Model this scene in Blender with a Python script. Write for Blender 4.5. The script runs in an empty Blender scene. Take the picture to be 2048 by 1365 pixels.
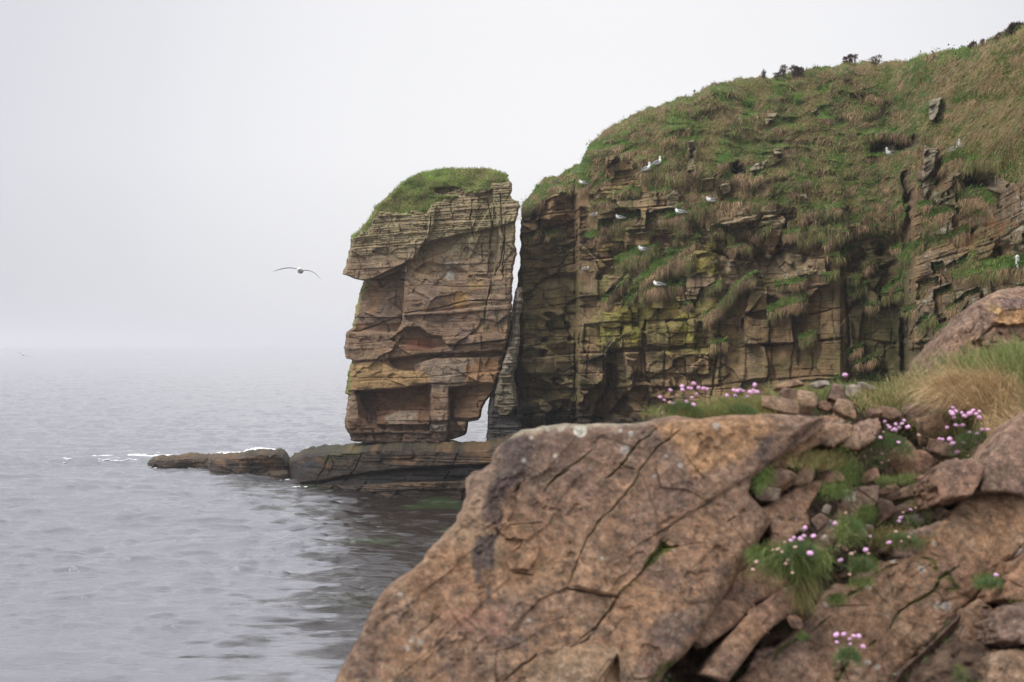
import bpy, math, numpy as np
from math import radians as R
SC = bpy.context.scene
F = 2844.0            # focal length in photo pixels (50 mm on a 36 mm sensor, 2048 px wide)
CAMZ, HOR = 7.0, 690.0
# ------------------------------------------------------------------ camera, sky, sun, exposure
cam_d = bpy.data.cameras.new('camera'); cam = bpy.data.objects.new('camera', cam_d)
SC.collection.objects.link(cam); SC.camera = cam
cam.location = (0, 0, CAMZ); cam.rotation_euler = (R(90), 0, 0)
cam_d.sensor_width = 36; cam_d.lens = 50; cam_d.shift_y = (HOR - 682.5) / 2048
cam_d.clip_start = 0.1; cam_d.clip_end = 20000
cam_d.dof.use_dof = True; cam_d.dof.focus_distance = 58; cam_d.dof.aperture_fstop = 5.6
SUN_EL, SUN_AZ = 50.0, -115.0     # azimuth from +Y towards +X: the light comes from the left, a little behind the camera
wd = bpy.data.worlds.new('World'); SC.world = wd; wd.use_nodes = True
nt = wd.node_tree; N = nt.nodes; L = nt.links; N.clear()
sky = N.new('ShaderNodeTexSky'); sky.sky_type = 'NISHITA'; sky.sun_disc = False
sky.sun_elevation = R(SUN_EL); sky.sun_rotation = R(SUN_AZ); sky.dust_density = 4
bg1 = N.new('ShaderNodeBackground'); bg1.inputs[1].default_value = 0.05; L.new(sky.outputs[0], bg1.inputs[0])
# overcast cloud sheet: brightest ahead and a little above, greyer to the left
tc = N.new('ShaderNodeTexCoord'); dot = N.new('ShaderNodeVectorMath'); dot.operation = 'DOT_PRODUCT'
L.new(tc.outputs['Generated'], dot.inputs[0]); v = np.array([0.06, 1.0, 0.10]); v /= np.linalg.norm(v); dot.inputs[1].default_value = v
ramp = N.new('ShaderNodeValToRGB'); L.new(dot.outputs['Value'], ramp.inputs[0])
e = ramp.color_ramp.elements
e[0].position = 0.0; e[0].color = (.72, .72, .74, 1)
e[1].position = 0.90; e[1].color = (.67, .675, .725, 1)
for p, c in ((.945, (.76, .765, .805, 1)), (.975, (.87, .87, .895, 1)), (1.0, (.94, .935, .945, 1))):
    q = e.new(p); q.color = c
bg2 = N.new('ShaderNodeBackground'); L.new(ramp.outputs[0], bg2.inputs[0])
sx = N.new('ShaderNodeSeparateXYZ'); L.new(tc.outputs['Generated'], sx.inputs[0]); mr = N.new('ShaderNodeMapRange'); mr.interpolation_type = 'SMOOTHSTEP'
L.new(sx.outputs[2], mr.inputs[0]); mr.inputs[1].default_value = .20; mr.inputs[2].default_value = .80; mr.inputs[3].default_value = 1.0; mr.inputs[4].default_value = 2.2; m2_ = N.new('ShaderNodeMapRange'); L.new(sx.outputs[2], m2_.inputs[0]); m2_.inputs[1].default_value = -.01; m2_.inputs[2].default_value = .13; m2_.inputs[3].default_value = .86; m2_.inputs[4].default_value = 1.0; mm_ = N.new('ShaderNodeMath'); mm_.operation = 'MULTIPLY'; L.new(mr.outputs[0], mm_.inputs[0]); L.new(m2_.outputs[0], mm_.inputs[1]); L.new(mm_.outputs[0], bg2.inputs[1])
mx = N.new('ShaderNodeMixShader'); mx.inputs[0].default_value = 0.93
wo = N.new('ShaderNodeOutputWorld'); L.new(bg1.outputs[0], mx.inputs[1]); L.new(bg2.outputs[0], mx.inputs[2]); L.new(mx.outputs[0], wo.inputs[0])
sd = bpy.data.lights.new('sun', 'SUN'); sun = bpy.data.objects.new('sun', sd); SC.collection.objects.link(sun)
sd.energy = 1.7; sd.angle = R(20); sd.color = (1, .97, .93)
SUN_LAMP_AZ = SUN_AZ
from mathutils import Vector
az = R(SUN_LAMP_AZ); el = R(SUN_EL)
sv = Vector((math.sin(az) * math.cos(el), math.cos(az) * math.cos(el), math.sin(el)))
sun.rotation_euler = sv.to_track_quat('Z', 'Y').to_euler()
SC.view_settings.view_transform = 'Standard'; SC.view_settings.look = 'None'
SC.view_settings.exposure = 0.12; SC.view_settings.gamma = 1
SC.cycles.max_bounces = 6; SC.cycles.diffuse_bounces = 3; SC.cycles.glossy_bounces = 3
SC.cycles.transmission_bounces = 2; SC.cycles.volume_bounces = 2; SC.cycles.caustics_reflective = False
HAZE_DENSITY = 0.0005

# ------------------------------------------------------------------ numpy helpers
f4 = np.float32
rng = np.random.default_rng(7)
def hsh(i, j, s):
    a = (i.astype(np.int64) * 374761393 + j.astype(np.int64) * 668265263 + int(s) * 2147483647 + 12345) & 0xffffffff
    a = ((a ^ (a >> 13)) * 1274126177) & 0xffffffff
    a = a ^ (a >> 16)
    return (a & 0xffffff).astype(f4) / f4(0xffffff)
def noise(x, y, s=0):
    xi = np.floor(x); yi = np.floor(y); fx = (x - xi).astype(f4); fy = (y - yi).astype(f4)
    xi = xi.astype(np.int64); yi = yi.astype(np.int64)
    ux = fx * fx * (3 - 2 * fx); uy = fy * fy * (3 - 2 * fy)
    a = hsh(xi, yi, s); b = hsh(xi + 1, yi, s); c = hsh(xi, yi + 1, s); d = hsh(xi + 1, yi + 1, s)
    return (a + (b - a) * ux) * (1 - uy) + (c + (d - c) * ux) * uy
def fbm(x, y, s=0, o=4, g=0.5):
    t = 0; a = 1; n = 0
    for k in range(o):
        t = t + a * (noise(x * 2 ** k + 17.3 * k, y * 2 ** k - 9.1 * k, s + k * 31) - 0.5); n += a; a *= g
    return t / n * 2          # about -1..1
def noise3(x, y, z, s=0):
    zi = np.floor(z); fz = z - zi; u = fz * fz * (3 - 2 * fz); zi = zi.astype(np.int64)
    o1 = (zi * 7919 % 1013).astype(f4) * 3.7; o2 = ((zi + 1) * 7919 % 1013).astype(f4) * 3.7
    return noise(x + o1, y + o1 * .61, s) * (1 - u) + noise(x + o2, y + o2 * .61, s) * u
def fbm3(x, y, z, s=0, o=4, g=.5):
    t = 0; a = 1; n = 0
    for k in range(o):
        m = 2 ** k; t = t + a * (noise3(x * m + 5.3 * k, y * m - 3.1 * k, z * m + 7.7 * k, s + k * 13) - .5); n += a; a *= g
    return t / n * 2
def ss(a, b, x):
    t = np.clip((x - a) / (b - a), 0, 1); return t * t * (3 - 2 * t)
def ip(x, pts):
    p = np.array(pts, float); return np.interp(x, p[:, 0], p[:, 1])
def P(u, v, Y):
    return np.stack([(u - 1024) / F * Y, Y + 0 * u, CAMZ - (v - HOR) / F * Y], -1)
def pdist(U, V, pts, closed):
    pts = np.array(pts, float); n = len(pts); d = np.full(U.shape, 1e9, f4); T = np.zeros(U.shape, f4)
    ins = np.zeros(U.shape, bool)
    for k in range(n if closed else n - 1):
        a = pts[k]; b = pts[(k + 1) % n]; e_ = b - a; l2 = max(e_ @ e_, 1e-9)
        t = np.clip(((U - a[0]) * e_[0] + (V - a[1]) * e_[1]) / l2, 0, 1)
        q = np.hypot(U - a[0] - t * e_[0], V - a[1] - t * e_[1])
        m = q < d; d = np.where(m, q, d); T = np.where(m, (k + t) / max(n - 1, 1), T)
        if closed:
            c = (a[1] > V) != (b[1] > V)
            if e_[1] != 0:
                ins ^= c & (U < e_[0] * (V - a[1]) / e_[1] + a[0])
    return (np.where(ins, d, -d) if closed else d), T
class Painter:
    """features drawn on a relief surface, in the surface's own (u,v) chart"""
    def __init__(s, U, V, warp=3.0, scale=14.0, seed=1):
        s.U0, s.V0 = U, V
        s.U = U + warp * fbm(U / scale, V / scale, seed, 4); s.V = V + warp * .7 * fbm(U / scale, V / scale, seed + 50, 4)
    def box(s, pts, m):
        p = np.array(pts, float)
        return (s.U > p[:, 0].min() - m) & (s.U < p[:, 0].max() + m) & (s.V > p[:, 1].min() - m) & (s.V < p[:, 1].max() + m)
    def poly(s, A, pts, val, soft=1.2, mode='add', amt=1.0):
        b = s.box(pts, soft + 2)
        if not b.any(): return
        d, _ = pdist(s.U[b], s.V[b], pts, True); w = ss(-soft, soft, d) * amt
        if A.ndim == 2 + 0 and A.shape == s.U.shape:
            A[b] = A[b] + w * val if mode == 'add' else A[b] * (1 - w) + w * val
        else:
            A[b] = A[b] * (1 - w[:, None]) + w[:, None] * np.array(val, f4)
    def slope(s, A, pts, v0, v1, p0, p1, soft=1.2):
        """polygon whose offset runs from v0 at p0 to v1 at p1"""
        b = s.box(pts, soft + 2); d, _ = pdist(s.U[b], s.V[b], pts, True); w = ss(-soft, soft, d)
        dx, dy = p1[0] - p0[0], p1[1] - p0[1]
        t = np.clip(((s.U[b] - p0[0]) * dx + (s.V[b] - p0[1]) * dy) / (dx * dx + dy * dy), 0, 1)
        A[b] += w * (v0 + (v1 - v0) * t)
    def line(s, A, pts, width, depth, col=None, taper=True):
        b = s.box(pts, width * 3 + 2)
        if not b.any(): return
        d, T = pdist(s.U[b], s.V[b], pts, False)
        wv = width * (.45 + .9 * noise(s.U[b] / 9, s.V[b] / 9, 77))
        if taper: wv = wv * (0.25 + 0.75 * np.sin(np.pi * np.clip(T * .96 + .02, 0, 1)) ** .6)
        w = np.exp(-(d / wv) ** 2)
        if A.shape == s.U.shape: A[b] -= w * depth
        else: A[b] = A[b] * (1 - w[:, None] * depth) + w[:, None] * depth * np.array(col, f4)
def blocks(x, z, seed, bed, wid, amp, cw, bedamp=0.6, jit=.35, tilt=0.0, jw=.8):
    x = x.astype(f4); z = (z - tilt * x).astype(f4)
    zz = z + .34 * bed * fbm(x / (2.5 * wid), z / (3 * bed), seed, 3)
    g = zz / bed; g = g + .8 * (noise(g * .7, g * 0, seed + 3) - .5) ; k = np.floor(g); fz = g - k
    wk = wid * (.40 + 1.7 * hsh(k, k * 0 + 1, seed))
    hx = (x + .24 * wid * fbm(x / wid, z / bed * .6, seed + 5, 4)) / wk + 17 * hsh(k, k * 0 + 2, seed)
    hx = hx + .8 * (noise(hx * .7, k * 3.1, seed + 9) - .5); j = np.floor(hx); fx = hx - j
    h1 = hsh(k, j, seed + 11); t1 = hsh(k, j, seed + 12) - .5; t2 = hsh(k, j, seed + 13) - .5
    pr = amp * (h1 + jit * 2 * t1 * (fx - .5) + jit * 2 * t2 * (fz - .5)) + amp * bedamp * hsh(k, k * 0 + 5, seed)
    dx = np.minimum(fx, 1 - fx) * wk; dz = np.minimum(fz, 1 - fz) * bed
    cr = np.maximum(np.exp(-(dz / cw) ** 2) * (.5 + .5 * hsh(k, j, seed + 15)), jw * np.exp(-(dx / cw) ** 2) * (hsh(k, j, seed + 14) > .3))
    return pr, cr, h1, hsh(k, j, seed + 21)

def facets(x, z, seed, size, amp, asp=1.0):
    # irregular flat faces: every cell is a tilted plane; also returns distance to the cell edge (m)
    x = (x + .35 * size * fbm(x / size * .8, z / size * .8, seed + 7, 3)).astype(f4) / (size * asp); z = (z + .35 * size * fbm(x * .8 + 5, z / size * .8, seed + 8, 3)).astype(f4) / size
    xi = np.floor(x).astype(np.int64); zi = np.floor(z).astype(np.int64); d1 = np.full(x.shape, 9, f4); d2 = np.full(x.shape, 9, f4); out = np.zeros(x.shape, f4); hh = np.zeros(x.shape, f4)
    for i in (-1, 0, 1):
        for j in (-1, 0, 1):
            a, b = xi + i, zi + j; px = a + hsh(a, b, seed); pz = b + hsh(a, b, seed + 1); dx = x - px; dz = z - pz; d = np.hypot(dx, dz); v_ = hsh(a, b, seed + 2)
            pl = 1.6 * (hsh(a, b, seed + 3) - .5) * dx + 1.6 * (hsh(a, b, seed + 4) - .5) * dz + (v_ - .5)
            n = d < d1; d2 = np.where(n, d1, np.minimum(d2, d)); out = np.where(n, pl, out); hh = np.where(n, v_, hh); d1 = np.where(n, d, d1)
    return (amp * out).astype(f4), (d2 - d1) * size * .5, hh
# ------------------------------------------------------------------ mesh / object helpers
def link(o, parent=None):
    SC.collection.objects.link(o)
    if parent is not None: o.parent = parent
    return o
def props(o, label=None, cat=None, group=None, kind=None):
    if label: o['label'] = label
    if cat: o['category'] = cat
    if group: o['group'] = group
    if kind: o['kind'] = kind
    return o
def mesh_np(name, verts, quads=None, tris=None, mat=None, col=None, smooth=True, parent=None, extra=None, origin=None):
    me = bpy.data.meshes.new(name); v = np.ascontiguousarray(verts, f4)
    if origin is not None: v = v - np.array(origin, f4)
    nq = 0 if quads is None else len(quads); ntr = 0 if tris is None else len(tris)
    me.vertices.add(len(v)); me.vertices.foreach_set('co', v.ravel())
    li = []; 
    if nq: li.append(np.asarray(quads, np.int32).ravel())
    if ntr: li.append(np.asarray(tris, np.int32).ravel())
    li = np.concatenate(li); me.loops.add(len(li)); me.loops.foreach_set('vertex_index', li)
    me.polygons.add(nq + ntr)
    st = np.concatenate([np.arange(nq) * 4, nq * 4 + np.arange(ntr) * 3]).astype(np.int32)
    me.polygons.foreach_set('loop_start', st)
    me.polygons.foreach_set('use_smooth', np.full(nq + ntr, smooth, bool))
    me.update(calc_edges=True)
    if col is not None:
        a = me.color_attributes.new('Col', 'FLOAT_COLOR', 'POINT')
        c = np.ones((len(v), 4), f4); c[:, :3] = np.clip(np.asarray(col).reshape(-1, 3), 0, 1); a.data.foreach_set('color', c.ravel())
    if extra:
        for k, arr in extra.items():
            a = me.attributes.new(k, 'FLOAT', 'POINT'); a.data.foreach_set('value', np.ascontiguousarray(arr, f4).ravel())
    if mat: me.materials.append(mat)
    me.validate(clean_customdata=False) if False else None
    o = bpy.data.objects.new(name, me); link(o, parent)
    if origin is not None and parent is None: o.location = origin
    return o
def gridq(nr, nc, wrap=False):
    i = np.arange(nr - 1)[:, None]; j = np.arange(nc if wrap else nc - 1)[None, :]; j2 = (j + 1) % nc
    return np.stack([i * nc + j, (i + 1) * nc + j, (i + 1) * nc + j2, i * nc + j2], -1).reshape(-1, 4)
def empty(name, loc, label, cat, group=None, rz=0):
    o = bpy.data.objects.new(name, None); o.empty_display_size = .2; link(o); o.location = loc; o.rotation_euler[2] = rz
    return props(o, label, cat, group)
def blades(base, dirv, length, width, droop, col, seg=2):
    """thin bent leaves: 5 vertices each; droop bends the tip towards -Z"""
    n = len(base); r = np.random.default_rng(n)
    a = r.uniform(0, np.pi, n); s = np.stack([np.cos(a), np.sin(a) * .35, 0 * a], 1)
    d = dirv / np.linalg.norm(dirv, axis=1, keepdims=True)
    L_ = length[:, None]; w = (width[:, None] * .5) * s
    g = np.zeros((n, 3)); g[:, 2] = -1
    mid = base + d * L_ * .5 + g * (droop[:, None] * L_ * .10)
    tip = base + d * L_ * .92 + g * (droop[:, None] * L_ * .45)
    V = np.stack([base - w, base + w, mid - w * .8, mid + w * .8, tip], 1).reshape(-1, 3)
    k = np.arange(n)[:, None] * 5
    Q = k + np.array([[0, 1, 3, 2]]); T = k + np.array([[2, 3, 4]])
    return V, Q, T, np.repeat(col, 5, axis=0)

# ------------------------------------------------------------------ materials
def mat(name): 
    m = bpy.data.materials.new(name); m.use_nodes = True; t = m.node_tree; t.nodes.clear()
    o = t.nodes.new('ShaderNodeOutputMaterial'); b = t.nodes.new('ShaderNodeBsdfPrincipled'); t.links.new(b.outputs[0], o.inputs[0])
    return m, t, b
def nz(t, scale, detail=5, rough=.6, vec=None, sc=None, dist=0):
    n = t.nodes.new('ShaderNodeTexNoise'); n.inputs['Scale'].default_value = scale; n.inputs['Detail'].default_value = detail
    n.inputs['Roughness'].default_value = rough; n.inputs['Distortion'].default_value = dist
    if vec is not None:
        if sc is not None:
            mp = t.nodes.new('ShaderNodeMapping'); mp.inputs['Scale'].default_value = sc; t.links.new(vec, mp.inputs[0]); vec = mp.outputs[0]
        t.links.new(vec, n.inputs['Vector'])
    return n.outputs['Fac']
def rmp(t, fac, stops):
    r = t.nodes.new('ShaderNodeValToRGB'); e = r.color_ramp.elements; t.links.new(fac, r.inputs[0])
    for i, (p, c) in enumerate(stops):
        c = (c, c, c, 1) if not isinstance(c, tuple) else c + (1,)
        if i < 2: e[i].position = p; e[i].color = c
        else:
            q = e.new(p); q.color = c
    return r.outputs[0]
def mix(t, a, b, fac, mode='MIX'):
    m = t.nodes.new('ShaderNodeMix'); m.data_type = 'RGBA'; m.blend_type = mode
    for s, x in ((m.inputs[6], a), (m.inputs[7], b), (m.inputs[0], fac)):
        if isinstance(x, (int, float)): s.default_value = x
        elif isinstance(x, tuple): s.default_value = x + (1,)
        else: t.links.new(x, s)
    return m.outputs[2]
def attr(t, name, out='Color'):
    a = t.nodes.new('ShaderNodeAttribute'); a.attribute_name = name; return a.outputs[out]
def bump(t, b, h, strength, dist):
    n = t.nodes.new('ShaderNodeBump'); n.inputs['Strength'].default_value = strength; n.inputs['Distance'].default_value = dist
    t.links.new(h, n.inputs['Height']); t.links.new(n.outputs[0], b.inputs['Normal'])
def vadd(t, a, b, k=1.0):
    m = t.nodes.new('ShaderNodeMath'); m.operation = 'MULTIPLY_ADD'; t.links.new(b, m.inputs[0]); m.inputs[1].default_value = k; t.links.new(a, m.inputs[2]); return m.outputs[0]
def rock_mat(name, far=True, spots=0.0, lich=0.35):
    m, t, b = mat(name); g = t.nodes.new('ShaderNodeNewGeometry'); p = g.outputs['Position']
    s = 1.0 if far else 9.0
    base = attr(t, 'Col')
    n1 = nz(t, 2.2 * s, 7, .68, p); c = mix(t, base, rmp(t, n1, [(.28, .58), (.5, 1.0), (.74, 1.5)]), 1.0, 'MULTIPLY')
    lam = nz(t, 1.0, 6, .7, p, (1.2 * s, 1.2 * s, 13 * s), 1.0) if far else nz(t, 1.0, 6, .7, p, (5., 9., 9.), 1.5)
    c = mix(t, c, rmp(t, lam, [(.30, .62), (.5, 1.0), (.68, 1.3)]), .5 if far else .5, 'MULTIPLY')
    gr = nz(t, 26 * s, 3, .7, p); c = mix(t, c, rmp(t, gr, [(.3, .6), (.5, 1.0), (.7, 1.5)]), .7, 'MULTIPLY')
    # pale and mustard lichen crusts with patchy outlines, where the attribute asks for them
    lf = attr(t, 'lichen', 'Fac'); ln = nz(t, 7 * s, 6, .75, p)
    lm = t.nodes.new('ShaderNodeMath'); lm.operation = 'MULTIPLY'; t.links.new(rmp(t, ln, [(.52, 0.0), (.60, 1.0)]), lm.inputs[0]); t.links.new(lf, lm.inputs[1])
    c = mix(t, c, mix(t, (.30, .29, .13), (.54, .52, .45), nz(t, 1.3 * s, 2, .5, p)), lm.outputs[0])
    if spots:
        vo = t.nodes.new('ShaderNodeTexVoronoi'); vo.inputs['Scale'].default_value = 46; wv = t.nodes.new('ShaderNodeTexNoise'); wv.inputs['Scale'].default_value = 60; wv.inputs['Detail'].default_value = 3; t.links.new(p, wv.inputs['Vector']); wa = t.nodes.new('ShaderNodeVectorMath'); wa.operation = 'MULTIPLY_ADD'; t.links.new(wv.outputs['Color'], wa.inputs[0]); wa.inputs[1].default_value = (.03, .03, .03); t.links.new(p, wa.inputs[2]); t.links.new(wa.outputs[0], vo.inputs['Vector']); vo.inputs['Randomness'].default_value = 1
        ds = t.nodes.new('ShaderNodeVectorMath'); ds.operation = 'ADD'
        sel = nz(t, 6, 4, .6, p)
        w = t.nodes.new('ShaderNodeMath'); w.operation = 'MULTIPLY'; t.links.new(rmp(t, vo.outputs['Distance'], [(.16, .8), (.46, 0.0)]), w.inputs[0]); t.links.new(rmp(t, sel, [(.50, 0.0), (.62, 1.0)]), w.inputs[1])
        c = mix(t, c, (.10, .07, .065), w.outputs[0])
        mo = nz(t, 34, 6, .75, p); c = mix(t, c, rmp(t, mo, [(.34, .45), (.5, 1.0), (.66, 1.65)]), .95, 'MULTIPLY')
        bl = nz(t, 110, 4, .8, p); w2 = t.nodes.new('ShaderNodeMath'); w2.operation = 'MULTIPLY'
        t.links.new(rmp(t, bl, [(.54, 0.0), (.62, 1.0)]), w2.inputs[0]); t.links.new(rmp(t, nz(t, 4.0, 5, .7, p, (1, 1, 1.01)), [(.50, 0.0), (.64, .8)]), w2.inputs[1])
        c = mix(t, c, (.055, .045, .05), w2.outputs[0])
        v2 = t.nodes.new('ShaderNodeTexVoronoi'); v2.inputs['Scale'].default_value = 22; t.links.new(p, v2.inputs['Vector'])
        w3 = t.nodes.new('ShaderNodeMath'); w3.operation = 'MULTIPLY'; t.links.new(rmp(t, v2.outputs['Distance'], [(.16, 1.0), (.26, 0.0)]), w3.inputs[0]); t.links.new(rmp(t, nz(t, 9, 2, .5, p), [(.62, 0.0), (.66, .75)]), w3.inputs[1])
        c = mix(t, c, (.46, .42, .38), w3.outputs[0])
    t.links.new(c, b.inputs['Base Color'])
    wet = attr(t, 'wet', 'Fac'); rr = t.nodes.new('ShaderNodeMapRange'); t.links.new(wet, rr.inputs[0]); rr.inputs[3].default_value = .88; rr.inputs[4].default_value = .38
    t.links.new(rr.outputs[0], b.inputs['Roughness']); b.inputs['Specular IOR Level'].default_value = .3
    h = vadd(t, vadd(t, n1, lam, .45 if far else .4), gr, .5 if far else .35)
    bump(t, b, h, 1.0, .13 if far else .024)
    return m
M = {}
M['rock'] = rock_mat('weathered_sandstone')
M['near'] = rock_mat('foreground_sandstone', far=False, spots=1)
def leaf_mat(name, rough=.7, tr=.25):
    m, t, b = mat(name); c = attr(t, 'Col'); t.links.new(c, b.inputs['Base Color']); b.inputs['Roughness'].default_value = rough
    b.inputs['Specular IOR Level'].default_value = .2
    tl = t.nodes.new('ShaderNodeBsdfTranslucent'); t.links.new(c, tl.inputs[0]); ms = t.nodes.new('ShaderNodeMixShader'); ms.inputs[0].default_value = tr
    o = [n for n in t.nodes if n.type == 'OUTPUT_MATERIAL'][0]; t.links.new(b.outputs[0], ms.inputs[1]); t.links.new(tl.outputs[0], ms.inputs[2]); t.links.new(ms.outputs[0], o.inputs[0])
    return m
M['leaf'] = leaf_mat('grass_blades')
def plain(name, col, rough=.6, nscale=None, amt=.3):
    m, t, b = mat(name); b.inputs['Roughness'].default_value = rough
    if nscale:
        g = t.nodes.new('ShaderNodeNewGeometry'); f = nz(t, nscale, 4, .6, g.outputs['Position'])
        t.links.new(mix(t, col, rmp(t, f, [(.3, 1 - amt), (.7, 1 + amt)]), 1.0, 'MULTIPLY'), b.inputs['Base Color'])
    else: b.inputs['Base Color'].default_value = col + (1,)
    return m
M['white'] = plain('white_feathers', (.80, .79, .76), .7, 30, .06)
M['grey'] = plain('grey_feathers', (.26, .27, .29), .7, 25, .2)
M['bill'] = plain('horn_bill', (.36, .34, .28), .5, 40, .2)
M['eye'] = plain('dark_eye', (.02, .02, .02), .3, 50, .2)
M['pink'] = plain('pink_petals', (.74, .42, .66), .7, 300, .3)
M['dry'] = plain('withered_petals', (.52, .33, .27), .8, 300, .3)
M['stem'] = plain('green_stem', (.16, .20, .07), .7, 100, .2)
M['twig'] = plain('dark_twigs', (.075, .05, .04), .8, 10, .3)
M['foam'] = plain('sea_foam', (.82, .83, .84), .9, 4, .1)
# ================================================================== the main cliff
UC0, UC1 = 1042.0, 2150.0
def cliff_top(u):
    return ip(u, [(1030, 470), (1038, 430), (1046, 408), (1060, 390), (1090, 355), (1120, 347), (1160, 327), (1180, 284), (1205, 262), (1260, 236), (1300, 218),
                  (1330, 204), (1372, 192), (1400, 184), (1430, 168), (1480, 153), (1520, 154), (1560, 154), (1600, 144), (1650, 132), (1700, 124), (1735, 124), (1760, 126), (1800, 122),
                  (1850, 110), (1900, 100), (1950, 92), (1990, 76), (2020, 66), (2060, 52), (2150, 20)])
nu = 1000; nv = 800
uu = np.linspace(UC0, UC1, nu); tt = np.linspace(0, 1, nv)
top = cliff_top(uu) + 6 * fbm(uu / 42, uu * 0, 3, 2) * ss(1042, 1110, uu) + 6 * fbm(uu / 16, uu * 0, 4, 3) + 2 * fbm(uu / 5, uu * 0, 5, 2)
VB = 905.0
U = np.broadcast_to(uu[None, :], (nv, nu)).astype(f4).copy()
V = (top[None, :] + (VB - top[None, :]) * tt[:, None]).astype(f4)
esh = ip(V, [(380, 2), (430, 0), (500, -1), (540, -4), (560, -7), (600, -12), (640, -9), (720, -6), (900, -10)]) + 3.0 * fbm(V / 14, V * 0 + 3, 6, 4)
U = (U + esh * np.exp(-np.arange(nu) / 22.0)[None, :]).astype(f4)
def base_depth(U, V, top):
    Yb = ip(U, [(1030, 69.5), (1045, 68.3), (1100, 67.6), (1150, 67.0), (1158, 65.6), (1200, 64.8), (1290, 63.6), (1420, 61.5), (1560, 59.8), (1600, 59), (1680, 58),
                (1700, 58.6), (1790, 57), (1812, 55.5), (1830, 52), (1900, 47), (2048, 37), (2150, 31)])
    Vg = ip(U, [(1030, 470), (1100, 400), (1160, 380), (1280, 345), (1420, 340), (1560, 390), (1700, 430), (1800, 420), (1840, 280), (1900, 300), (2048, 330), (2150, 330)])
    Ys = ip(U, [(1030, 69.5), (1100, 67.9), (1160, 66.6), (1290, 63.8), (1420, 61.7), (1600, 59.4), (1780, 57.3), (1830, 53.5), (1900, 47.5), (2048, 37), (2150, 31)])
    Yb = Yb + (Ys - Yb) * ss(10, 110, Vg - V)
    k = ip(U, [(1030, .6), (1160, .5), (1300, .75), (1600, .9), (1800, .9), (1900, .9), (2150, .9)])
    Z = lambda v_: (v_ / F) * Yb
    s = np.maximum(0, Vg - V)
    up = Z(s) * k * (0.35 + .65 * ss(0, 120, s))
    lean = Z(np.maximum(0, 900 - V)) * .13
    d = V - top[None, :]
    rnd = np.clip(1 - d / 30, 0, 1) ** 2 * 2.2          # rounds back at the skyline
    return Yb + up + lean + rnd, Vg
Yb, Vg = base_depth(U, V, top)
pc = Painter(U, V, 4.0, 18, 3)
Pw = P(U, V, Yb); X, Z = Pw[..., 0], Pw[..., 2]
S = U * (60 / F) + 0.0    # a horizontal running coordinate in metres
veg = (Vg - V) / 45 + 1.25 * fbm(U / 55, V / 38, 21, 5) + .15
veg += .25 * ss(1150, 1200, U) * ss(1440, 1390, U) * ss(640, 560, V) + .8 * ss(1250, 1400, U) * ss(560, 420, V) - .6 * ss(1840, 1870, U) * ss(330, 420, V)
# bare rock showing through the turf
for pl in ([(1374, 285), (1392, 282), (1394, 338), (1372, 340)], [(1497, 335), (1531, 322), (1528, 350), (1500, 352)], [(1532, 228), (1555, 225), (1550, 240), (1535, 250)],
           [(1853, 200), (1882, 196), (1874, 236), (1858, 248)], [(1846, 295), (1876, 300), (1868, 345), (1850, 400), (1842, 380)], [(1210, 315), (1262, 308), (1265, 350), (1212, 362)],
           [(1400, 360), (1440, 352), (1436, 400), (1402, 400)], [(1240, 378), (1290, 370), (1300, 420), (1230, 430)], [(1290, 390), (1375, 375), (1370, 425), (1290, 440)],
           [(1440, 420), (1545, 410), (1650, 440), (1640, 520), (1560, 560), (1440, 480)], [(1380, 500), (1470, 470), (1440, 600), (1380, 560)],
           [(1500, 580), (1560, 600), (1640, 560), (1690, 560), (1690, 780), (1440, 780), (1440, 640)], [(1690, 500), (1800, 480), (1800, 720), (1690, 740)],
           [(1045, 470), (1165, 440), (1200, 520), (1180, 900), (1040, 900)], [(1200, 640), (1440, 620), (1440, 900), (1190, 900)]):
    pc.poly(veg, pl, -1.2, 10, 'set', .85)
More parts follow.
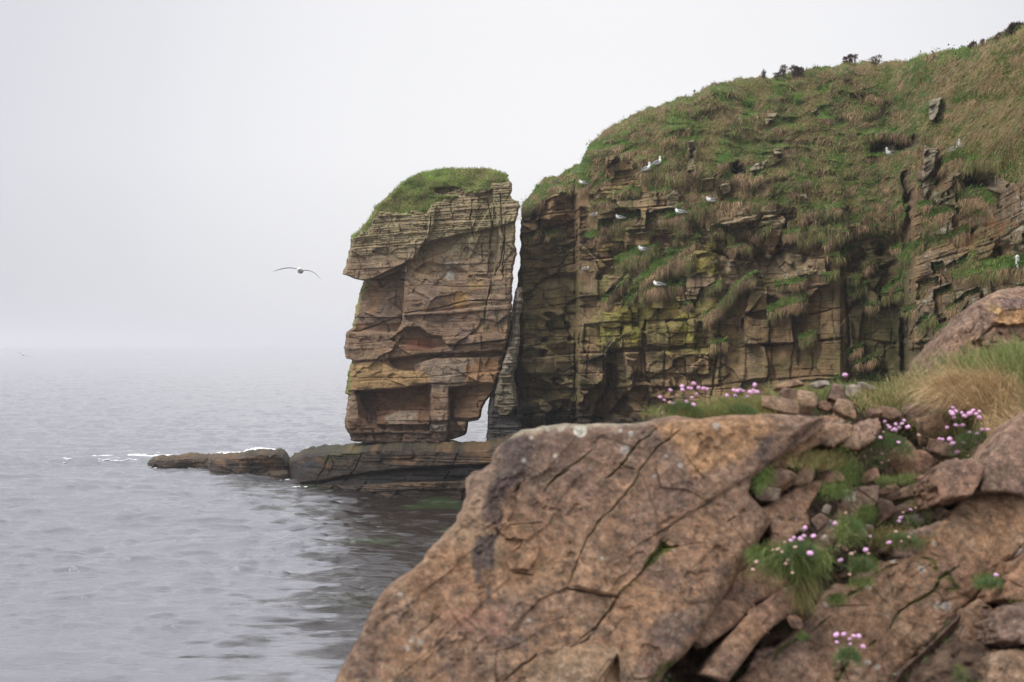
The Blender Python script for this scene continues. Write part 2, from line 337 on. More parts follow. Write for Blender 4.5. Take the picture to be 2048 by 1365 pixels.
ledges = [  # (polyline of the lip, green band above px, brown fringe below px, protrusion m)
    ([(1160, 378), (1185, 366)], 8, 20, .3), ([(1283, 343), (1305, 337), (1350, 323)], 10, 34, .5), ([(1336, 349), (1395, 340)], 8, 34, .5), ([(1432, 368), (1470, 352), (1502, 347)], 14, 26, .4),
    ([(1202, 456), (1235, 448), (1275, 434)], 16, 34, .6), ([(1297, 446), (1335, 436), (1372, 427), (1424, 405)], 20, 44, .8), ([(1374, 424), (1400, 414), (1434, 405)], 16, 30, .5), ([(1415, 428), (1445, 408), (1480, 402)], 4, 40, .55),
    ([(1233, 530), (1262, 512), (1297, 508)], 18, 40, .7), ([(1251, 612), (1280, 572), (1306, 545), (1350, 512), (1396, 484)], 26, 10, .45), ([(1313, 545), (1350, 522), (1385, 512)], 2, 44, .7),
    ([(1280, 582), (1320, 572), (1368, 570)], 16, 42, .75), ([(1208, 605), (1232, 580), (1254, 556)], 14, 22, .45), ([(1412, 632), (1440, 612), (1470, 572), (1512, 545)], 6, 38, .6),
    ([(1556, 572), (1612, 562)], 12, 14, .4), ([(1538, 624), (1570, 610), (1612, 603)], 14, 30, .6), ([(1604, 676), (1628, 670)], 8, 28, .5), ([(1644, 551), (1674, 546)], 6, 12, .4), ([(1654, 514), (1690, 514)], 12, 14, .3),
    ([(1424, 690), (1454, 684)], 10, 20, .45), ([(1460, 470), (1500, 455)], 6, 24, .3), ([(1570, 470), (1600, 462), (1650, 468)], 12, 26, .35), ([(1600, 425), (1680, 415)], 10, 26, .4), ([(1660, 470), (1700, 440)], 12, 24, .35),
    ([(1908, 558), (1935, 552), (1966, 545), (2013, 536), (2060, 532)], 22, 30, .7), ([(1860, 487), (1895, 478), (1934, 462)], 12, 16, .4), ([(1842, 573), (1872, 562)], 10, 22, .4), ([(1852, 434), (1880, 426), (1904, 424)], 14, 22, .45),
    ([(1918, 396), (1955, 395), (1994, 410)], 24, 32, .6), ([(1880, 338), (1895, 325), (1912, 314)], 14, 12, .3), ([(1920, 318), (1960, 318), (2000, 322)], 6, 30, .7), ([(1736, 316), (1790, 310), (1838, 296)], 16, 14, .5),
    ([(1742, 268), (1775, 264), (1815, 272)], 4, 22, .9), ([(1872, 660), (1918, 648)], 8, 22, .4), ([(1780, 430), (1810, 400)], 6, 26, .4), ([(1800, 520), (1850, 480)], 14, 20, .4), ([(1770, 590), (1800, 560), (1815, 520)], 16, 20, .4),
    ([(1100, 375), (1150, 366)], 5, 22, .35), ([(1050, 420), (1085, 400)], 6, 24, .4), ([(1095, 470), (1125, 462)], 6, 18, .3), ([(1060, 480), (1075, 462)], 5, 18, .3)]
r2 = np.random.default_rng(11)
for i in range(46):      # steps in the damp bay, on the right-hand buttress and in the middle of the face
    if i < 12: u0, v0 = r2.uniform(1700, 1825), r2.uniform(440, 730)
    elif i < 34: u0, v0 = r2.uniform(1840, 2070), r2.uniform(330, 690)
    else: u0, v0 = r2.uniform(1180, 1440), r2.uniform(380, 620)
    w = r2.uniform(12, 40); sl = r2.uniform(-.7, .1); ledges.append(([(u0 - w / 2, v0 - sl * w / 2), (u0, v0 + r2.uniform(-4, 2)), (u0 + w / 2, v0 + sl * w / 2)], r2.uniform(6, 14), r2.uniform(10, 22), r2.uniform(.25, .6)))
for i in range(90):      # more small turf steps over the slope
    u0 = r2.uniform(1190, 2080); t0 = float(cliff_top(u0)); vg = float(ip(u0, [(1160, 400), (1300, 440), (1560, 520), (1700, 480), (1830, 330), (2080, 340)]))
    v0 = r2.uniform(t0 + 22, vg); w = r2.uniform(14, 42); sl = r2.uniform(-.6, .15)
    ledges.append(([(u0 - w / 2, v0 - sl * w / 2), (u0, v0 + r2.uniform(-4, 2)), (u0 + w / 2, v0 + sl * w / 2)], r2.uniform(5, 11), r2.uniform(12, 24), r2.uniform(.25, .5)))
GN = ss(.30, .62, noise(U / 9, V / 6, 95) * .6 + noise(U / 3.5, V / 2.5, 96) * .4); green = np.zeros(U.shape, f4); brown = np.zeros(U.shape, f4); tuft = np.zeros(U.shape, f4)
for pts, gw, bw, pr in ledges:
    p = np.array(pts, float); u0, u1 = p[0, 0], p[-1, 0]; m = (pc.U > u0 - 12) & (pc.U < u1 + 12)
    vl = ip(pc.U[m], pts); dv = pc.V[m] - vl
    end = np.minimum(ss(u0 - 12, u0 + 4, pc.U[m]), ss(u1 + 12, u1 - 4, pc.U[m]))
    bw_ = bw * (.35 + .75 * noise(pc.U0[m] / 9, pc.V0[m] * 0, 9)) * (.3 + .7 * end) * .60
    t = np.where(dv < 0, np.clip(1 + dv / max(gw, 3), 0, 1), np.where(dv < bw_, np.sqrt(np.clip(1 - .8 * (dv / bw_) ** 2, 0, 1)), 0)) * end * (.6 + .7 * noise(pc.U0[m] / 13, pc.V0[m] / 30, 19))
    under = ((dv >= bw_) & (dv < bw_ + 10)) * (1 - (dv - bw_) / 10) * end
    tuft[m] = np.maximum(tuft[m], t * pr) - under * .45 * pr
    if bw < 25 and (int(u0) % 3) < 2 and p[:, 1].mean() > 395: veg[m] = np.where((dv >= bw_) & (dv < bw_ + 12 * (.4 + noise(pc.U0[m] / 7, pc.V0[m] / 7, 29))) & (end > .4), -1.0, veg[m])
    green[m] = np.maximum(green[m], ((dv < 1.5 + 5 * GN[m]) & (dv > -gw * (.5 + GN[m]))) * end * (gw > 4) * (.25 + .75 * GN[m]))
    brown[m] = np.maximum(brown[m], ((dv >= 0) & (dv < bw_)) * end)
    veg[m] = np.maximum(veg[m], np.where((dv > -gw) & (dv < bw_) & (end > .35), 1.0, -9))
rockw = ss(.12, -.12, veg)
HOL = [([(1745, 282), (1762, 270), (1785, 276), (1815, 282), (1828, 266), (1843, 272), (1838, 292), (1800, 303), (1742, 308)], -1.9), ([(1924, 345), (1960, 340), (1998, 350), (1994, 376), (1925, 378)], -1.2), ([(1462, 328), (1478, 318), (1494, 326), (1492, 346), (1462, 350)], -.9),
       ([(1800, 345), (1822, 335), (1826, 400), (1805, 410)], -.8)]
for pl, _d in HOL: pc.poly(veg, pl, -1.5, 3, 'set'); 
rockw = ss(.12, -.12, veg)
OUTC = [[(1374, 285), (1388, 280), (1393, 296), (1390, 318), (1394, 340), (1372, 342), (1378, 316)], [(1497, 336), (1515, 326), (1532, 322), (1526, 342), (1512, 352), (1500, 350)], [(1531, 229), (1556, 225), (1552, 240), (1540, 242), (1536, 252), (1530, 246)],
        [(1856, 204), (1866, 198), (1884, 194), (1878, 222), (1868, 246), (1858, 240)], [(1848, 292), (1862, 298), (1876, 296), (1870, 340), (1858, 372), (1848, 398), (1842, 376)], [(1620, 222), (1634, 219), (1642, 230), (1630, 236)], [(1545, 299), (1562, 297), (1566, 308), (1550, 310)], [(1440, 372), (1458, 366), (1462, 384), (1446, 390)], [(1330, 392), (1350, 380), (1362, 392), (1352, 418), (1334, 416)], [(1596, 395), (1612, 388), (1616, 404), (1600, 408)]]
for pl in OUTC: pc.poly(veg, pl, -1.5, 2, 'set'); pc.poly(green, pl, 0, 2, 'set'); pc.poly(brown, pl, 0, 2, 'set')
rockw = ss(.12, -.12, veg)
brown *= (veg > -.6)
# ---- rock relief
S2 = S + .25 * Z * ss(1160, 1100, U) * 0
b1, c1, h1, k1 = blocks(S2, Z, 101, 1.35, 1.7, .60, .045, .45, tilt=.05, jw=.55)
b2, c2, h2, k2 = blocks(S2 + 5, Z, 202, .48, .8, .26, .028, .5, tilt=.05, jw=.5)
b3, c3, h3_, k3 = blocks(S2 + 9, Z, 303, .16, .38, .11, .018, .6, tilt=.04)
fa, fe, fh = facets(S2, Z, 311, 1.5, .62, 1.3); fb_, fe2, fh2 = facets(S2 + 20, Z, 321, .55, .22, 1.25)
cm1 = ss(.35, .6, noise(S2 / 1.4, Z / 1.1, 331)); cm2 = ss(.35, .65, noise(S2 / .8, Z / .7, 332))
big = fbm(S / 2.6, Z / 3.5, 8, 3)
thin = ss(560, 470, V) * ss(1500, 1380, U) * .9 + ss(1800, 1850, U) * .8          # zones of thin slabby beds
wall = np.clip(ss(1690, 1660, U) + ss(1830, 1860, U), 0, 1) * .5 + .5
mass = ss(1430, 1470, U) * ss(1820, 1780, U) * ss(520, 580, V)                    # smooth massive wall right of the middle
rel = (b1 * (1 - .55 * mass) + b2 * (1 - .75 * mass) * (.6 + .6 * thin) + b3 * (.35 + .9 * thin) * (1 - .8 * mass) - .30)
rel = rel * .95 + 1.6 * fa * (1 - .55 * mass) + 1.2 * fb_ * (1 - .7 * mass)
rel += 1.05 * big * (1 - .4 * mass) + .35 * (1 - 2 * abs(fbm(S / 1.9, Z / 2.6, 341, 3))) * (1 - .8 * mass) - (.24 * c1 * (.35 + .65 * cm1) + .11 * c2 * cm2 * (1 - .6 * mass) + .05 * c3 * (.4 + thin) * cm1) - .10 * np.exp(-(fe / .03) ** 2) * cm2 * (1 - mass)
rel += .05 * fbm(S * 1.8, Z * 1.8, 12, 5) + .018 * fbm(S * 2, Z * 16, 13, 4)
rel = rel.astype(f4)
hl = fbm(S / 1.7, Z / 1.3, 351, 4); rel -= .7 * ss(.26, .40, hl) * (1 - .7 * mass)      # places where blocks have dropped out
# hand-placed large features
A_ = np.zeros(U.shape, f4)
pc.poly(A_, [(1040, 470), (1150, 440), (1156, 900), (1030, 900)], -.5, 2)
pc.poly(A_, [(1045, 690), (1150, 680), (1150, 748), (1045, 748)], .45, 1.5); pc.poly(A_, [(1045, 755), (1150, 752), (1145, 790), (1110, 800), (1045, 792)], .1, 1.5)
pc.poly(A_, [(1080, 800), (1125, 797), (1122, 818), (1092, 826), (1080, 822)], .3, 1.5)
pc.poly(A_, [(1160, 690), (1205, 688), (1205, 770), (1156, 770)], .35, 2); pc.poly(A_, [(1150, 780), (1180, 782), (1176, 820), (1138, 822)], .6, 2)
pc.poly(A_, [(1215, 700), (1245, 700), (1262, 780), (1290, 775), (1310, 812), (1300, 860), (1180, 870), (1190, 810), (1215, 780)], -1.1, 5)
pc.poly(A_, [(1252, 715), (1275, 720), (1264, 782), (1256, 782)], .8, 2); pc.poly(A_, [(1190, 748), (1218, 745), (1220, 770), (1186, 775)], .4, 2)
pc.poly(A_, [(1245, 650), (1285, 655), (1282, 694), (1244, 698)], .55, 2); pc.poly(A_, [(1204, 622), (1245, 632), (1243, 655), (1206, 655)], .35, 2)
pc.poly(A_, [(1292, 650), (1390, 640), (1396, 688), (1330, 695), (1296, 690)], .5, 2); pc.poly(A_, [(1290, 700), (1370, 708), (1420, 705), (1420, 750), (1290, 745)], .25, 2)
pc.poly(A_, [(1380, 735), (1418, 705), (1420, 750), (1378, 750)], .35, 2); pc.poly(A_, [(1300, 760), (1340, 760), (1345, 800), (1302, 795)], .5, 3)
pc.poly(A_, [(1438, 450), (1515, 430), (1512, 450), (1436, 455)], .9, 2)        # overhanging slab
pc.poly(A_, [(1455, 458), (1512, 456), (1500, 510), (1450, 505)], -.3, 2)
pc.poly(A_, [(1502, 576), (1536, 574), (1534, 620), (1490, 626)], .6, 1.6); pc.poly(A_, [(1487, 632), (1530, 640), (1586, 628), (1586, 686), (1535, 690), (1488, 690)], .65, 1.6)
pc.poly(A_, [(1524, 632), (1586, 628), (1586, 686), (1526, 688)], .2, 1.6)
pc.poly(A_, [(1612, 570), (1690, 565), (1695, 760), (1600, 760)], .25, 2)
pc.poly(A_, [(1700, 610), (1730, 612), (1712, 700), (1698, 700)], .45, 2); pc.poly(A_, [(1690, 560), (1800, 520), (1815, 620), (1812, 745), (1720, 748), (1700, 640)], -.5, 6)
pc.poly(A_, [(1732, 555), (1762, 552), (1758, 600), (1745, 612), (1733, 600)], .6, 2)
pc.poly(A_, [(1745, 288), (1780, 276), (1820, 280), (1840, 272), (1838, 292), (1790, 306), (1742, 306)], -1.5, 4)      # hollow under the turf
pc.poly(A_, [(1800, 640), (1822, 620), (1818, 745), (1800, 745)], -1.0, 4)
pc.poly(A_, [(1920, 345), (1995, 350), (1990, 375), (1925, 378)], -1.0, 4); pc.poly(A_, [(1985, 500), (2030, 490), (2048, 515), (2010, 520), (1995, 505)], -.5, 3)
pc.poly(A_, [(1810, 682), (1860, 676), (1880, 662), (1880, 690), (1818, 700)], .7, 2); pc.poly(A_, [(1862, 650), (1905, 640), (1900, 660), (1864, 668)], .5, 2)
pc.poly(A_, [(1846, 300), (1874, 302), (1866, 345), (1852, 400), (1842, 385)], .5, 2); pc.poly(A_, [(1853, 200), (1882, 196), (1874, 236), (1858, 248)], .45, 2)
for pl, w_, d_ in (([(1156, 450), (1152, 560), (1160, 700), (1150, 850)], 4, .9), ([(1693, 555), (1697, 650), (1694, 760)], 3, .5), ([(1640, 560), (1641, 600), (1636, 640)], 1.5, .25),
                   ([(1600, 614), (1690, 618)], 1.2, .12), ([(1440, 560), (1436, 700), (1420, 800)], 3, .5), ([(1290, 640), (1286, 700), (1292, 760)], 3, .6), ([(1818, 430), (1822, 560), (1826, 700)], 4, .8),
                   ([(1370, 480), (1362, 560), (1380, 640)], 3, .35)):
    pc.line(A_, pl, w_ * .8, d_ * .6)
rel += A_
for pl, d_ in HOL: pc.poly(rel, pl, d_ - .1, 3)
for pl in OUTC: pc.poly(rel, pl, .35, 1.5)
fd_ = fbm(S / 1.1 + .5 * Z, Z / .55, 35, 3); tz = Z / .75 + 1.4 * fbm(S / 1.6, Z / 1.2, 36, 4) + .25 * S; tf_ = tz - np.floor(tz); vrel = .30 * (1 - tf_) * ss(0, .12, tf_) * (noise(S / 1.1, np.floor(tz) * 3.3, 37) > .35) + .55 * (1 - abs(fd_) * 2.2) * .5 + .70 * fbm(S / 1.5, Z / 1.0, 31, 5) + .8 * fbm(S / 3.5, Z / 2.6, 38, 3) + .10 * fbm(S * 1.6, Z * 1.2, 33, 3) + .15 + .45 * big * .5
for pl, p_ in (([(1745, 288), (1780, 276), (1820, 280), (1840, 272), (1838, 292), (1790, 306), (1742, 306)], -1.7), ([(1928, 345), (1995, 350), (1990, 372), (1925, 374)], -1.0), ([(1462, 330), (1490, 322), (1492, 345), (1462, 350)], -.7),
               ([(1255, 450), (1290, 445), (1290, 470), (1262, 480)], -.4)):
    pc.poly(vrel, pl, p_, 4)
REL = rel * rockw + vrel * (1 - rockw) + np.where(tuft > 0, tuft * (1 + .3 * fbm(S * 2.2, Z * 1.2, 41, 3)), tuft)
edge = ss(0, 14, V - top[None, :])
REL = REL * (.15 + .85 * edge)
# little ledges under the birds
BIRDS = [(1780, 312, 1.0, -1, 'up', 'fulmar resting under the dark turf hollow high on the right'), (1907, 303, 1.0, 1, 'up', 'lower fulmar of the touching pair, grey back turned, on the grassy brow'),
         (1921, 297, 1.0, -1, 'up', 'upper fulmar of the touching pair, white breast showing, on the grassy brow'), (1294, 342, .95, 1, 'up', 'fulmar on the upper turf ledge, left of its neighbour'),
         (1315, 330, .95, 1, 'up', 'fulmar with dark wingtip on the upper turf ledge, right of its neighbour'), (1166, 370, .8, -1, 'low', 'fulmar tucked on the turf at the upper left edge of the cliff'),
         (1240, 439, .85, -1, 'low', 'fulmar curled on the green ledge left of the yellow slab'), (1188, 433, .7, 1, 'low', 'small white fulmar half hidden beside a grey rock stub, left of the green ledge'),
         (1360, 428, .95, -1, 'low', 'fulmar asleep on the green step below a pale boulder'), (1422, 405, .95, -1, 'low', 'fulmar on the rounded green ledge above the long brown fringe'),
         (1286, 503, .95, -1, 'low', 'fulmar on top of the round green hummock at mid cliff'), (1317, 573, 1.0, -1, 'low', 'lowest fulmar, lying on the bright green shelf'),
         (1171, 541, .7, 1, 'low', 'fulmar wedged on the bare rock edge above the dark joint'), (2034, 524, 1.0, -1, 'head', 'nearest fulmar, only its head and bill showing, by the right edge')]
for (bu, bv, *_r) in BIRDS:
    m = (abs(U - bu) < 26) & (abs(V - bv) < 44); du = (U[m] - bu) / 15; dv = V[m] - bv
    wgt = np.exp(-du ** 4); shelf = np.where(dv > 0, np.clip(1 - dv / 30, 0, 1), np.where(dv > -22, 0, np.clip((-dv - 22) / 18, 0, 1)))
    mean = REL[m][abs(dv) < 6].mean(); tgt = np.where(dv > 0, mean + .28 * shelf, np.where(dv > -22, mean - .15, REL[m]))
    REL[m] = REL[m] * (1 - wgt) + tgt * wgt
Y = (Yb - REL).astype(f4)
VC = P(U, V, Y)
def cliff_Y(u, v):
    j = int(np.clip(round((u - UC0) / (UC1 - UC0) * (nu - 1)), 0, nu - 1)); t = (v - top[j]) / (VB - top[j]); i = int(np.clip(round(t * (nv - 1)), 0, nv - 1))
    return float(Y[i, j])
# ---- colours
def tone(h, stops):
    s = np.array([c for _, c in stops], f4); x = np.array([p for p, _ in stops])
    return np.stack([np.interp(h, x, s[:, k]) for k in range(3)], -1).astype(f4)
rc = tone(.35 * h1 + .25 * h2 + .4 * fh, [(0, (.13, .08, .048)), (.25, (.27, .17, .095)), (.5, (.34, .23, .13)), (.75, (.29, .205, .145)), (1, (.46, .33, .20))])
def tint(C, w, c): 
    w = np.clip(w, 0, 1)[..., None]; C[:] = C * (1 - w) + w * np.array(c, f4)
n1 = fbm(U / 40, V / 60, 61, 5); n2 = fbm(U / 22, V / 34, 62, 5)
tint(rc, (ss(1180, 1140, U) * .65 + ss(.1, .7, n1) * .4) * ss(420, 520, V), (.155, .125, .055))            # olive film on the left bay
tint(rc, ss(1180, 1215, U) * ss(1440, 1390, U) * ss(585, 615, V) * ss(715, 680, V) * (.6 + .8 * n2), (.30, .29, .045))
tint(rc, ss(.05, .4, fbm(U / 18, V / 16, 97, 5)) * ss(1160, 1200, U) * ss(1500, 1440, U) * ss(740, 700, V) * .7, (.27, .25, .07))
tint(rc, ss(1380, 1400, U) * ss(1450, 1430, U) * ss(470, 490, V) * ss(560, 540, V) * (.6 + .8 * n2), (.30, .27, .04))
tint(rc, ss(1685, 1700, U) * ss(1835, 1810, U) * ss(440, 520, V) * (.75 + .5 * n2), (.085, .085, .03))
tint(rc, ss(1560, 1600, U) * ss(1700, 1680, U) * ss(540, 600, V) * .5, (.235, .155, .085))
tint(rc, ss(0, .6, fbm(U / 30, V / 45, 64, 4)) * ss(1830, 1860, U) * .6, (.27, .21, .17)); tint(rc, ss(-.1, .5, fbm(U / 24, V / 20, 65, 5)) * ss(1830, 1860, U) * .6, (.14, .13, .055))
tint(rc, ss(.1, .5, fbm(U / 45, V / 18, 66, 4)) * ss(1850, 1870, U) * ss(520, 470, V) * ss(390, 430, V), (.34, .17, .075))
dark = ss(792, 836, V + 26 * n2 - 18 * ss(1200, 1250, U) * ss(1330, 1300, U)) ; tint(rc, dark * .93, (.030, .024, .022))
tint(rc, ss(.15, .5, n1) * ss(1150, 1190, U) * ss(1300, 1280, U) * ss(690, 720, V) * .9, (.035, .028, .026))
tint(rc, ss(.25, .6, fbm(U / 12, V / 40, 67, 4)) * ss(600, 700, V) * .75, (.06, .045, .04))       # run-off streaks
tint(rc, ss(.34, .46, fbm(U / 11, V / 9, 92, 5)) * ss(1835, 1850, U) * .75, (.55, .52, .45)); tint(rc, ss(.22, .4, fbm(U / 9, V / 8, 93, 5)) * ss(1420, 1480, U) * ss(1640, 1600, U) * ss(620, 560, V) * .8, (.50, .47, .37))
lich = np.clip(ss(.0, .5, fbm(U / 34, V / 30, 68, 4)) * (.35 + .9 * ss(1400, 1440, U) * ss(1660, 1600, U) * ss(600, 520, V) + 1.0 * ss(1840, 1870, U)) * (1 - dark), 0, 1)
soil = (.085, .055, .038)
gc = np.zeros(U.shape + (3,), f4); gc[:] = (.15, .13, .055)
gmix = fbm(U / 30, V / 22, 71, 5) + .35 * fbm(U / 7, V / 5, 72, 3)
tint(gc, ss(-.25, .3, gmix), (.085, .14, .025)); tint(gc, ss(-.1, -.5, gmix), (.20, .14, .075)); tint(gc, ss(.2, .6, fbm(U / 26, V / 26, 73, 4)) * .8, (.11, .06, .035))
tint(gc, ss(450, 350, V) * ss(.0, .5, fbm(U / 50, V / 25, 74, 4)) * .4, (.19, .18, .07))
tint(gc, green * .9, (.085, .15, .025)); tint(gc, brown * .9, (.13, .085, .05))
for pl in ([(1690, 745), (1860, 735), (1860, 800), (1560, 800), (1600, 775)],): pc.poly(gc, pl, (.06, .10, .03), 8, amt=.9); pc.poly(veg, pl, 1, 8, 'set'); rockw = ss(.12, -.12, veg)
tint(gc, ss(1685, 1700, U) * ss(1835, 1810, U) * ss(560, 640, V) * .8, (.035, .05, .014))
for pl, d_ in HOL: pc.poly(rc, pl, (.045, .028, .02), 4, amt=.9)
for pl in OUTC: pc.poly(rc, pl, (.36, .32, .25), 2, amt=.6)
tint(rc, ss(-.1, .45, fbm(U / 28, V / 22, 98, 5)) * (1 - dark) * .55, (.15, .145, .055)); tint(rc, ss(.05, .5, fbm(U / 16, V / 40, 99, 5)) * (1 - dark) * .5, (.10, .075, .05))
rc *= (1.0 - .12 * ss(1830, 1850, U))[..., None] * np.array([1.0, .98, .88], f4)
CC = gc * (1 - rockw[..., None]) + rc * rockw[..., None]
wet = dark * .8 * rockw
# ---- close the body: plateau behind the skyline, the left end wall, the foot in the water
def shell(VC, CC, back, foot_z, side_left, side_right):
    """adds rows above (going back) and below (foot), and columns on both ends"""
    rows = [VC]; cols = [CC]
    t0 = VC[0]; pre = []
    for k in range(len(back) - 1, -1, -1):
        dy, dz = back[k]; pre.append(t0 + np.array([0, dy, dz]) + (t0 * [1, 0, 0]) * (dy / t0[:, 1:2]) )
    post = []
    NP = 110; sm = VC[-1].copy(); kk = np.ones(41) / 41; sm[:, 1] = np.convolve(np.pad(sm[:, 1], 20, 'edge'), kk, 'valid')
    for k in range(1, NP + 1):
        t_ = k / NP; w_ = min(1, k / 14); q = VC[-1] * (1 - w_) + sm * w_; q[:, 0] = VC[-1][:, 0]; z = VC[-1][:, 2] + (foot_z - VC[-1][:, 2]) * t_; q[:, 2] = z; x_ = S[-1]
        b_, c_, _, _ = blocks(x_, z, 101, 1.0, 1.7, .6, .045, .6); d_, e_, _, _ = blocks(x_ + 5, z, 202, .4, .8, .28, .028, .5); f_, _, _ = facets(x_, z, 361, 1.2, .6, 1.3)
        q[:, 1] -= w_ * (b_ + d_ + f_ - .2 * c_ - .45 + .7 * fbm(x_ / 1.6, z / 1.2, 362, 4)) + .6 * t_; post.append(q)
    A = np.concatenate([np.array(pre), VC, np.array(post)], 0); C = np.concatenate([np.repeat(CC[:1], len(pre), 0), CC, np.repeat(CC[-1:], NP, 0)], 0)
    return A, C, len(pre), NP
VA, CA, pre, post = shell(VC, CC, [(.6, .1), (2, .25), (6, .6), (14, 1.2), (30, 1.6), (80, 0)], -2.0, True, True)
# left end: turn the wall back, away from the sea gap
LFT = []
for k in range(24, 0, -1):
    q = VA[:, 0].copy(); d = k * .45; q[:, 1] += d; q[:, 0] += d * .22 + .10 * fbm(q[:, 2] * 2.2, q[:, 2] * 0 + k * .5, 17, 3); LFT.append(q)
RGT = []
for k in range(1, 9):
    q = VA[:, -1].copy(); d = k * 3.0; q[:, 1] -= d; q[:, 0] += d * .15; RGT.append(q)
VA2 = np.concatenate([np.stack(LFT, 1), VA, np.stack(RGT, 1)], 1)
CA2 = np.concatenate([np.repeat(CA[:, :1], 24, 1), CA, np.repeat(CA[:, -1:], 8, 1)], 1)
def padf(a):
    a = np.concatenate([np.repeat(a[:1], pre, 0), a, np.repeat(a[-1:], post, 0)], 0)
    return np.concatenate([np.repeat(a[:, :1], 24, 1), a, np.repeat(a[:, -1:], 8, 1)], 1)
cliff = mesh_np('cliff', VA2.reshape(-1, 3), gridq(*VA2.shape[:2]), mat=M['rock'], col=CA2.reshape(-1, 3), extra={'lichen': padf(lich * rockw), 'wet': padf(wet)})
props(cliff, kind='structure')
# ---- turf on the cliff: one mass of grass blades
def cliff_blades():
    r = np.random.default_rng(5); cell = ((V[1:2, :] - V[0:1, :]) * np.ones_like(V)) * (UC1 - UC0) / nu     # px^2 per vertex
    outs = []
    dY = np.gradient(Y, axis=0)
    vis = (V < 890) & (V - 0 > 0)
    def pick(w, n):
        w = (w * vis * cell).ravel(); c = np.cumsum(w); i = np.searchsorted(c, r.uniform(0, c[-1], n)); return np.clip(i, 0, len(w) - 1)
    nsl = ss(-.05, .25, veg) * (1 - brown * .7)
    base_cols = CC.reshape(-1, 3); VF = VC.reshape(-1, 3)
    straw = (ss(.1, -.5, gmix) * .8 + .15).ravel(); gr = green.ravel()
    # short turf
    n = 210000; i = pick(nsl, n); q = VF[i] + r.normal(0, .02, (n, 3))
    sw = fbm(q[:, 0] * .9, q[:, 2] * 1.1, 83, 3); su_ = fbm(q[:, 0] * 1.1, q[:, 2] * 1.3, 84, 3); wind = np.stack([r.normal(-.2, .3, n) + 1.1 * sw, r.normal(-.55, .3, n), r.uniform(.0, .9, n) + .7 * su_], 1)
    g = (r.random(n) < np.clip(.52 + .5 * gr[i] + .75 * gmix.ravel()[i], .05, .97)); dead = ~g
    c = np.where(g[:, None], np.array([.20, .27, .07]), np.array([.43, .32, .17])) * r.uniform(.55, 1.45, (n, 1)) * r.uniform(.9, 1.1, (n, 3))
    br = gr[i] > .5; c[br & g] = np.array([.18, .29, .06]) * r.uniform(.6, 1.4, ((br & g).sum(), 1))
    ln = np.where(g, r.uniform(.08, .2, n), r.uniform(.12, .34, n)) * (.6 + .8 * noise(q[:, 0] * 2, q[:, 2] * 2, 85)); hue = noise(q[:, 0] * 1.3, q[:, 2] * 1.6, 86); c *= (.62 + .7 * hue)[:, None]; rd = (noise(q[:, 0] * .8, q[:, 2] * 1.2, 87) > .66) & dead; c[rd] = np.array([.20, .11, .06]) * r.uniform(.5, 1.4, (rd.sum(), 1)); ol = (~g) & (hue > .42) & (r.random(n) < .6); c[ol] = np.array([.36, .36, .13]) * r.uniform(.6, 1.3, (ol.sum(), 1)); wdt = r.uniform(.012, .03, n)
    outs.append(blades(q, wind, ln, wdt, np.where(g, .3, 1.1) * r.uniform(.5, 1.5, n), c))
    # hanging dead fringes
    n = 60000; i = pick(brown, n); q = VF[i] + r.normal(0, .02, (n, 3)); d = np.stack([r.normal(-.12, .2, n), r.normal(-.5, .2, n), r.uniform(-.9, -.1, n)], 1)
    cl = .35 + 1.0 * noise(q[:, 0] * 2.2, q[:, 2] * 2.2, 91)[:, None]; c = np.array([.42, .28, .165]) * cl * r.uniform(.4, 1.5, (n, 1)) * r.uniform(.92, 1.08, (n, 3)); gx = r.random(n) < .10 + .5 * (noise(q[:, 0] * 1.4, q[:, 2] * 1.8, 88) > .55); c[gx] = np.array([.20, .24, .07]) * r.uniform(.5, 1.3, (gx.sum(), 1))
    outs.append(blades(q, d, r.uniform(.10, .34, n), r.uniform(.012, .028, n), r.uniform(.6, 1.8, n), c))
    # long straw on the slope
    n = 36000; i = pick(nsl * (V < 460) * (gmix < .15) * (.3 + (noise(U / 12, V / 9, 81) > .5)), n); q = VF[i]; a = fbm(q[:, 0] * .9, q[:, 2] * .9, 82, 2) * 1.2
    d = np.stack([-.5 + a, np.full(n, -.5), r.uniform(-.3, .5, n)], 1) + r.normal(0, .15, (n, 3))
    c = np.array([.46, .34, .19]) * r.uniform(.35, 1.3, (n, 1)) * r.uniform(.93, 1.07, (n, 3))
    outs.append(blades(q, d, r.uniform(.25, .55, n), r.uniform(.010, .022, n), r.uniform(.6, 1.6, n), c))
    # rosettes of broad leaves
    nc_ = 800; ic = pick(ss(0, .3, veg) * (gmix > -.3) * (brown < .5), nc_); m = 22; q0 = VF[ic]; rad = r.uniform(.08, .22, nc_)
    a = r.uniform(0, 2 * np.pi, (nc_, m)); el = r.uniform(.1, 1.2, (nc_, m)); d = np.stack([np.cos(a) * np.cos(el), -abs(np.sin(a)) * np.cos(el) - .3, np.sin(el)], -1).reshape(-1, 3)
    c = np.array([.15, .30, .09]) * np.repeat(r.uniform(.6, 1.5, (nc_, 1)), m, 0) * r.uniform(.7, 1.3, (nc_ * m, 1))
    outs.append(blades(np.repeat(q0, m, 0) + r.normal(0, .09, (nc_ * m, 3)), d, np.repeat(rad, m) * r.uniform(.7, 1.3, nc_ * m), r.uniform(.035, .07, nc_ * m), r.uniform(.2, .8, nc_ * m), c))
    return outs
def join(outs):
    V_, Q_, T_, C_ = [], [], [], []; o = 0
    for a, b, c, d in outs: V_.append(a); Q_.append(b + o); T_.append(c + o); C_.append(d); o += len(a)
    return np.concatenate(V_), np.concatenate(Q_), np.concatenate(T_), np.concatenate(C_)
v_, q_, t_, c_ = join(cliff_blades())
